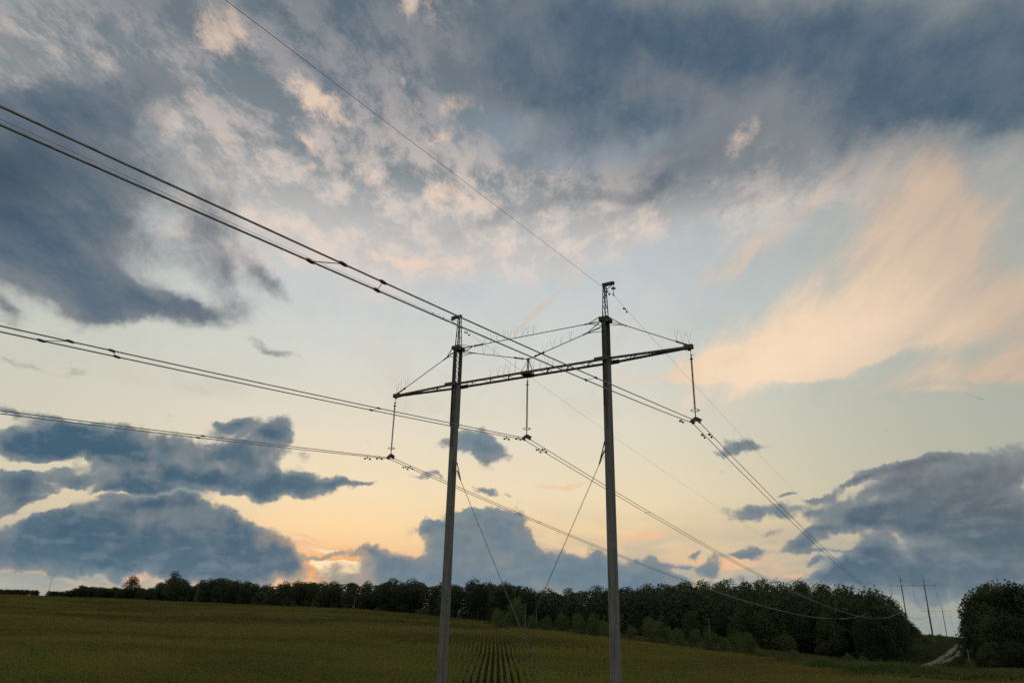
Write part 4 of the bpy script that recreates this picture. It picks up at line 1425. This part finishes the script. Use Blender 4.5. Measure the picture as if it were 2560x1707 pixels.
CLAMP = INS + .075   # conductors run this far below the arm attachment
ATT = {-1: (-L2 - .03, ARM - .05), 0: (0.0, ARM - .05), 1: (L2 + .03, ARM - .05)}
ins0 = build_insulator()
GI = 'insulator strings of the pylons'
NAMES = {-1: 'left', 0: 'middle', 1: 'right'}
for j, (org, where) in enumerate(((ORG, 'near pylon'), (ORG1, 'middle pylon on the hillside'), (ORG2, 'farthest pylon'))):
    for k in (-1, 0, 1):
        o = ins0 if (j == 0 and k == -1) else copy_tree(ins0)
        drop = .20 if k == 0 else 0.0
        o.location = tuple(world_pt(org, ATT[k][0], 0, ATT[k][1]))
        if k == 0:
            o.scale = (1, 1, .955)
        lab = {-1: 'long insulator string under the left crossarm tip of the %s', 0: 'long insulator string under the crossarm middle of the %s', 1: 'long insulator string under the right crossarm tip of the %s'}[k] % where
        tag(o, lab, 'insulator', GI)


def build_small_insulator():
    o = empty('earth_wire_insulator', (0, 0, 0), -YAW)
    MB().tube([(0, 0, 0), (0, 0, -.17)], .014, 6).build('hook', M['iron'], o)
    MB().lathe([(.03, -.15), (.06, -.165), (.12, -.20), (.125, -.215), (.05, -.21), (.03, -.24)], (0, 0, 0), 16).build('glass_disc', M['glass'], o)
    MB().tube([(0, 0, -.23), (0, 0, -.42)], .016, 6).tube([(0, -.13, -.44), (0, 0, -.47), (0, .13, -.44)], [.014, .026, .014], 6).build('wire_clamp', M['iron'], o)
    return o


si0 = build_small_insulator()
EW_X, EW_Z = W2 + .47, TOPZ - .03
EDROP = {-1: .20, 1: .68}
first = True
for org, where in ((ORG, 'near pylon'), (ORG1, 'middle pylon on the hillside'), (ORG2, 'farthest pylon')):
    for s in (-1, 1):
        o = si0 if first else copy_tree(si0)
        first = False
        o.location = tuple(world_pt(org, s * EW_X, 0, EW_Z))
        o.scale = (1, 1, EDROP[s] / .47)
        tag(o, 'small glass insulator at the top of the %s pole, %s' % ('left' if s < 0 else 'right', where), 'insulator', 'small insulators of the earth wires')

# ================================================================== wires
YL = 0.508746           # heading of the span that runs back over the viewer
DL = np.array([math.sin(YL), math.cos(YL), 0.0])
NL = np.array([math.cos(YL), -math.sin(YL), 0.0])


def back_pt(k, side, s, earth=False):
    if earth:
        P0 = world_pt(ORG, k * EW_X, 0, EW_Z - EDROP[k])
        return P0 - DL * s + UZ * (-EAB[k][0] * s + EAB[k][1] * s * s + max(0.0, s - 36) ** 2 * 4e-4)
    P0 = world_pt(ORG, ATT[k][0] + side * .152, 0, ATT[k][1] - CLAMP * (.955 if k == 0 else 1)) + UZ * side * .018 * min(1.0, s / 6)
    return P0 - DL * s + UZ * (-LA * s + LB * s * s)


def span_pt(o1, o2, k, side, t, b, earth=False):
    if earth:
        A_, B_ = world_pt(o1, k * EW_X, 0, EW_Z - EDROP[k]), world_pt(o2, k * EW_X, 0, EW_Z - EDROP[k])
    else:
        zz = ATT[k][1] - CLAMP * (.955 if k == 0 else 1)
        A_, B_ = world_pt(o1, ATT[k][0] + side * .152, 0, zz), world_pt(o2, ATT[k][0] + side * .152, 0, zz)
    T = np.linalg.norm((B_ - A_)[:2])
    return A_ + (B_ - A_) * t - UZ * (b * T * T * t * (1 - t))


LA, LB = 0.137037, 4.28964e-4
EAB = {1: (.1125, 0.0), -1: (.1195, 2.3e-4)}
RB, EBR = 3.0814e-4, 2.66e-4


def cable(k, side, earth, label, cat):
    pts = []
    ss = np.concatenate([np.arange(0, 60, 1.0), np.arange(60, 300, 5.0)])
    for s in ss[::-1]:
        pts.append(back_pt(k, side, s, earth))
    for t in np.linspace(0, 1, 160)[1:]:
        pts.append(span_pt(ORG, ORG1, k, side, t, EBR if earth else RB, earth))
    for t in np.linspace(0, 1, 50)[1:]:
        pts.append(span_pt(ORG1, ORG2, k, side, t, EBR if earth else RB, earth))
    o3 = ORG2 + DV * 300 - UZ * 16
    for t in np.linspace(0, 1, 30)[1:]:
        pts.append(span_pt(ORG2, o3, k, side, t, EBR if earth else RB, earth))
    o = MB().tube(pts, .0065 if earth else .0165, 6).build('earth_wire' if earth else 'conductor_cable', M['wire'], smooth=True)
    return tag(o, label, cat, 'overhead cables of the power line')


for k in (-1, 0, 1):
    for side in (-1, 1):
        cable(k, side, False, '%s conductor of the twin cable hanging from the %s insulator string' % ('left' if side < 0 else 'right', NAMES[k]), 'cable')
cable(-1, 0, True, 'thin earth wire carried by the top of the left concrete pole', 'cable')
cable(1, 0, True, 'thin earth wire on the right concrete pole top, highest line in the sky', 'cable')


def nearest_s(fn, px, py, s0, s1, n=600):
    best, bs = 1e9, 0
    for s in np.linspace(s0, s1, n):
        q = fn(s)
        if (q - CAM) @ FW < 1: continue
        u = pix(q)
        d_ = (u[0] - px) ** 2 + (u[1] - py) ** 2
        if d_ < best: best, bs = d_, s
    return bs


def spacer(A_, B_, label):
    o = empty('cable_spacer', tuple((A_ + B_) / 2))
    a, b = A_ - (A_ + B_) / 2, B_ - (A_ + B_) / 2
    MB().tube([a, b], .008, 6).build('rod', M['iron'], o)
    for p_, dd_ in ((a, DL), (b, DL)):
        MB().tube([p_ - dd_ * .10, p_ - dd_ * .05, p_ + dd_ * .05, p_ + dd_ * .10], [.016, .032, .032, .016], 8).build('clamp', M['iron'], o)
    return tag(o, label, 'spacer', 'spacers between twin cables')


for k, a, b, lab in ((1, (855, 665), (779, 654), 'leftmost long spacer on the upper twin cable'), (1, (954, 708), (945, 725), 'short upright spacer on the upper twin cable left of the left pole top'),
                     (1, (1490, 945), (1465, 946), 'spacer on the upper twin cable just left of the right pole'), (0, (173, 848), (105, 846), 'leftmost long spacer on the middle twin cable'),
                     (0, (284, 872), (291, 885), 'short upright spacer on the middle twin cable near the left edge'), (0, (947, 1017), (928, 1020), 'spacer on the middle twin cable left of the left insulator string'),
                     (-1, (509, 1088), (493, 1094), 'spacer on the lower twin cable left of the left pole')):
    sa = nearest_s(lambda s: back_pt(k, 1, s), *a, 0, 40)
    sb = nearest_s(lambda s: back_pt(k, -1, s), *b, 0, 40)
    spacer(back_pt(k, 1, sa), back_pt(k, -1, sb), lab)
for k, a, b, lab in ((-1, (1353, 1306), (1343, 1309.5), 'spacer on the descending left twin cable between the two poles'), (0, (1625, 1278), (1612, 1279), 'spacer on the descending middle twin cable right of the right pole'),
                     (1, (1949, 1261), (1933, 1260), 'upper spacer on the steep right twin cable'), (1, (2149, 1453), (2141, 1455), 'lower spacer on the steep right twin cable just above the trees')):
    sa = nearest_s(lambda t: span_pt(ORG, ORG1, k, 1, t, RB), *a, 0, .8)
    sb = nearest_s(lambda t: span_pt(ORG, ORG1, k, -1, t, RB), *b, 0, .8)
    spacer(span_pt(ORG, ORG1, k, 1, sa, RB), span_pt(ORG, ORG1, k, -1, sb, RB), lab)


def build_damper(sc=1.0):
    o = empty('vibration_damper')
    MB().bar((0, 0, .0), (0, 0, -.10 * sc), .03 * sc, .05 * sc).build('clamp', M['iron'], o)
    MB().tube([(0, -.20 * sc, -.12 * sc), (0, -.1 * sc, -.095 * sc), (0, .1 * sc, -.095 * sc), (0, .20 * sc, -.12 * sc)], .008 * sc, 5).build('messenger', M['iron'], o)
    for q in (-1, 1):
        MB().tube([(0, q * .13 * sc, -.115 * sc), (0, q * .15 * sc, -.12 * sc), (0, q * .25 * sc, -.125 * sc), (0, q * .27 * sc, -.125 * sc)], [.02 * sc, .042 * sc, .042 * sc, .024 * sc], 8).build('weight', M['iron'], o)
    return o


damp0 = build_damper()
first = True
GD = 'vibration dampers on the cables'


def put_damper(P_, Q_, lab):
    global first
    o = damp0 if first else copy_tree(damp0)
    first = False
    v = Vector(Q_ - P_)
    o.location = tuple(P_)
    o.rotation_euler = (math.atan2(v.z, math.hypot(v.x, v.y)), 0, math.atan2(v.y, v.x) - PI / 2)
    tag(o, lab, 'damper', GD)


for k in (-1, 0, 1):
    for side, sb_, sf in ((-1, 1.75, 1.55), (1, 1.15, 1.60)):
        w_ = '%s conductor at the %s insulator string' % ('left' if side < 0 else 'right', NAMES[k])
        put_damper(back_pt(k, side, sb_), back_pt(k, side, sb_ - .3), 'dumbbell shaped damper on the viewer side of the ' + w_)
        t_ = sf / SPAN
        put_damper(span_pt(ORG, ORG1, k, side, t_, RB), span_pt(ORG, ORG1, k, side, t_ + .001, RB), 'dumbbell shaped damper on the far side of the ' + w_)
for s in (-1, 1):
    w_ = 'earth wire at the %s pole top' % ('left' if s < 0 else 'right')
    for d_, nm in (((.9, 'nearer'), (1.9, 'farther')) if s < 0 else ((.8, 'nearer'),)):
        put_damper(back_pt(s, 0, d_, True), back_pt(s, 0, d_ - .3, True), 'small %s damper on the viewer side of the %s' % (nm, w_))
    t_ = 1.5 / SPAN
    put_damper(span_pt(ORG, ORG1, s, 0, t_, EBR, True), span_pt(ORG, ORG1, s, 0, t_ + .001, EBR, True), 'small damper on the far side of the %s' % w_)
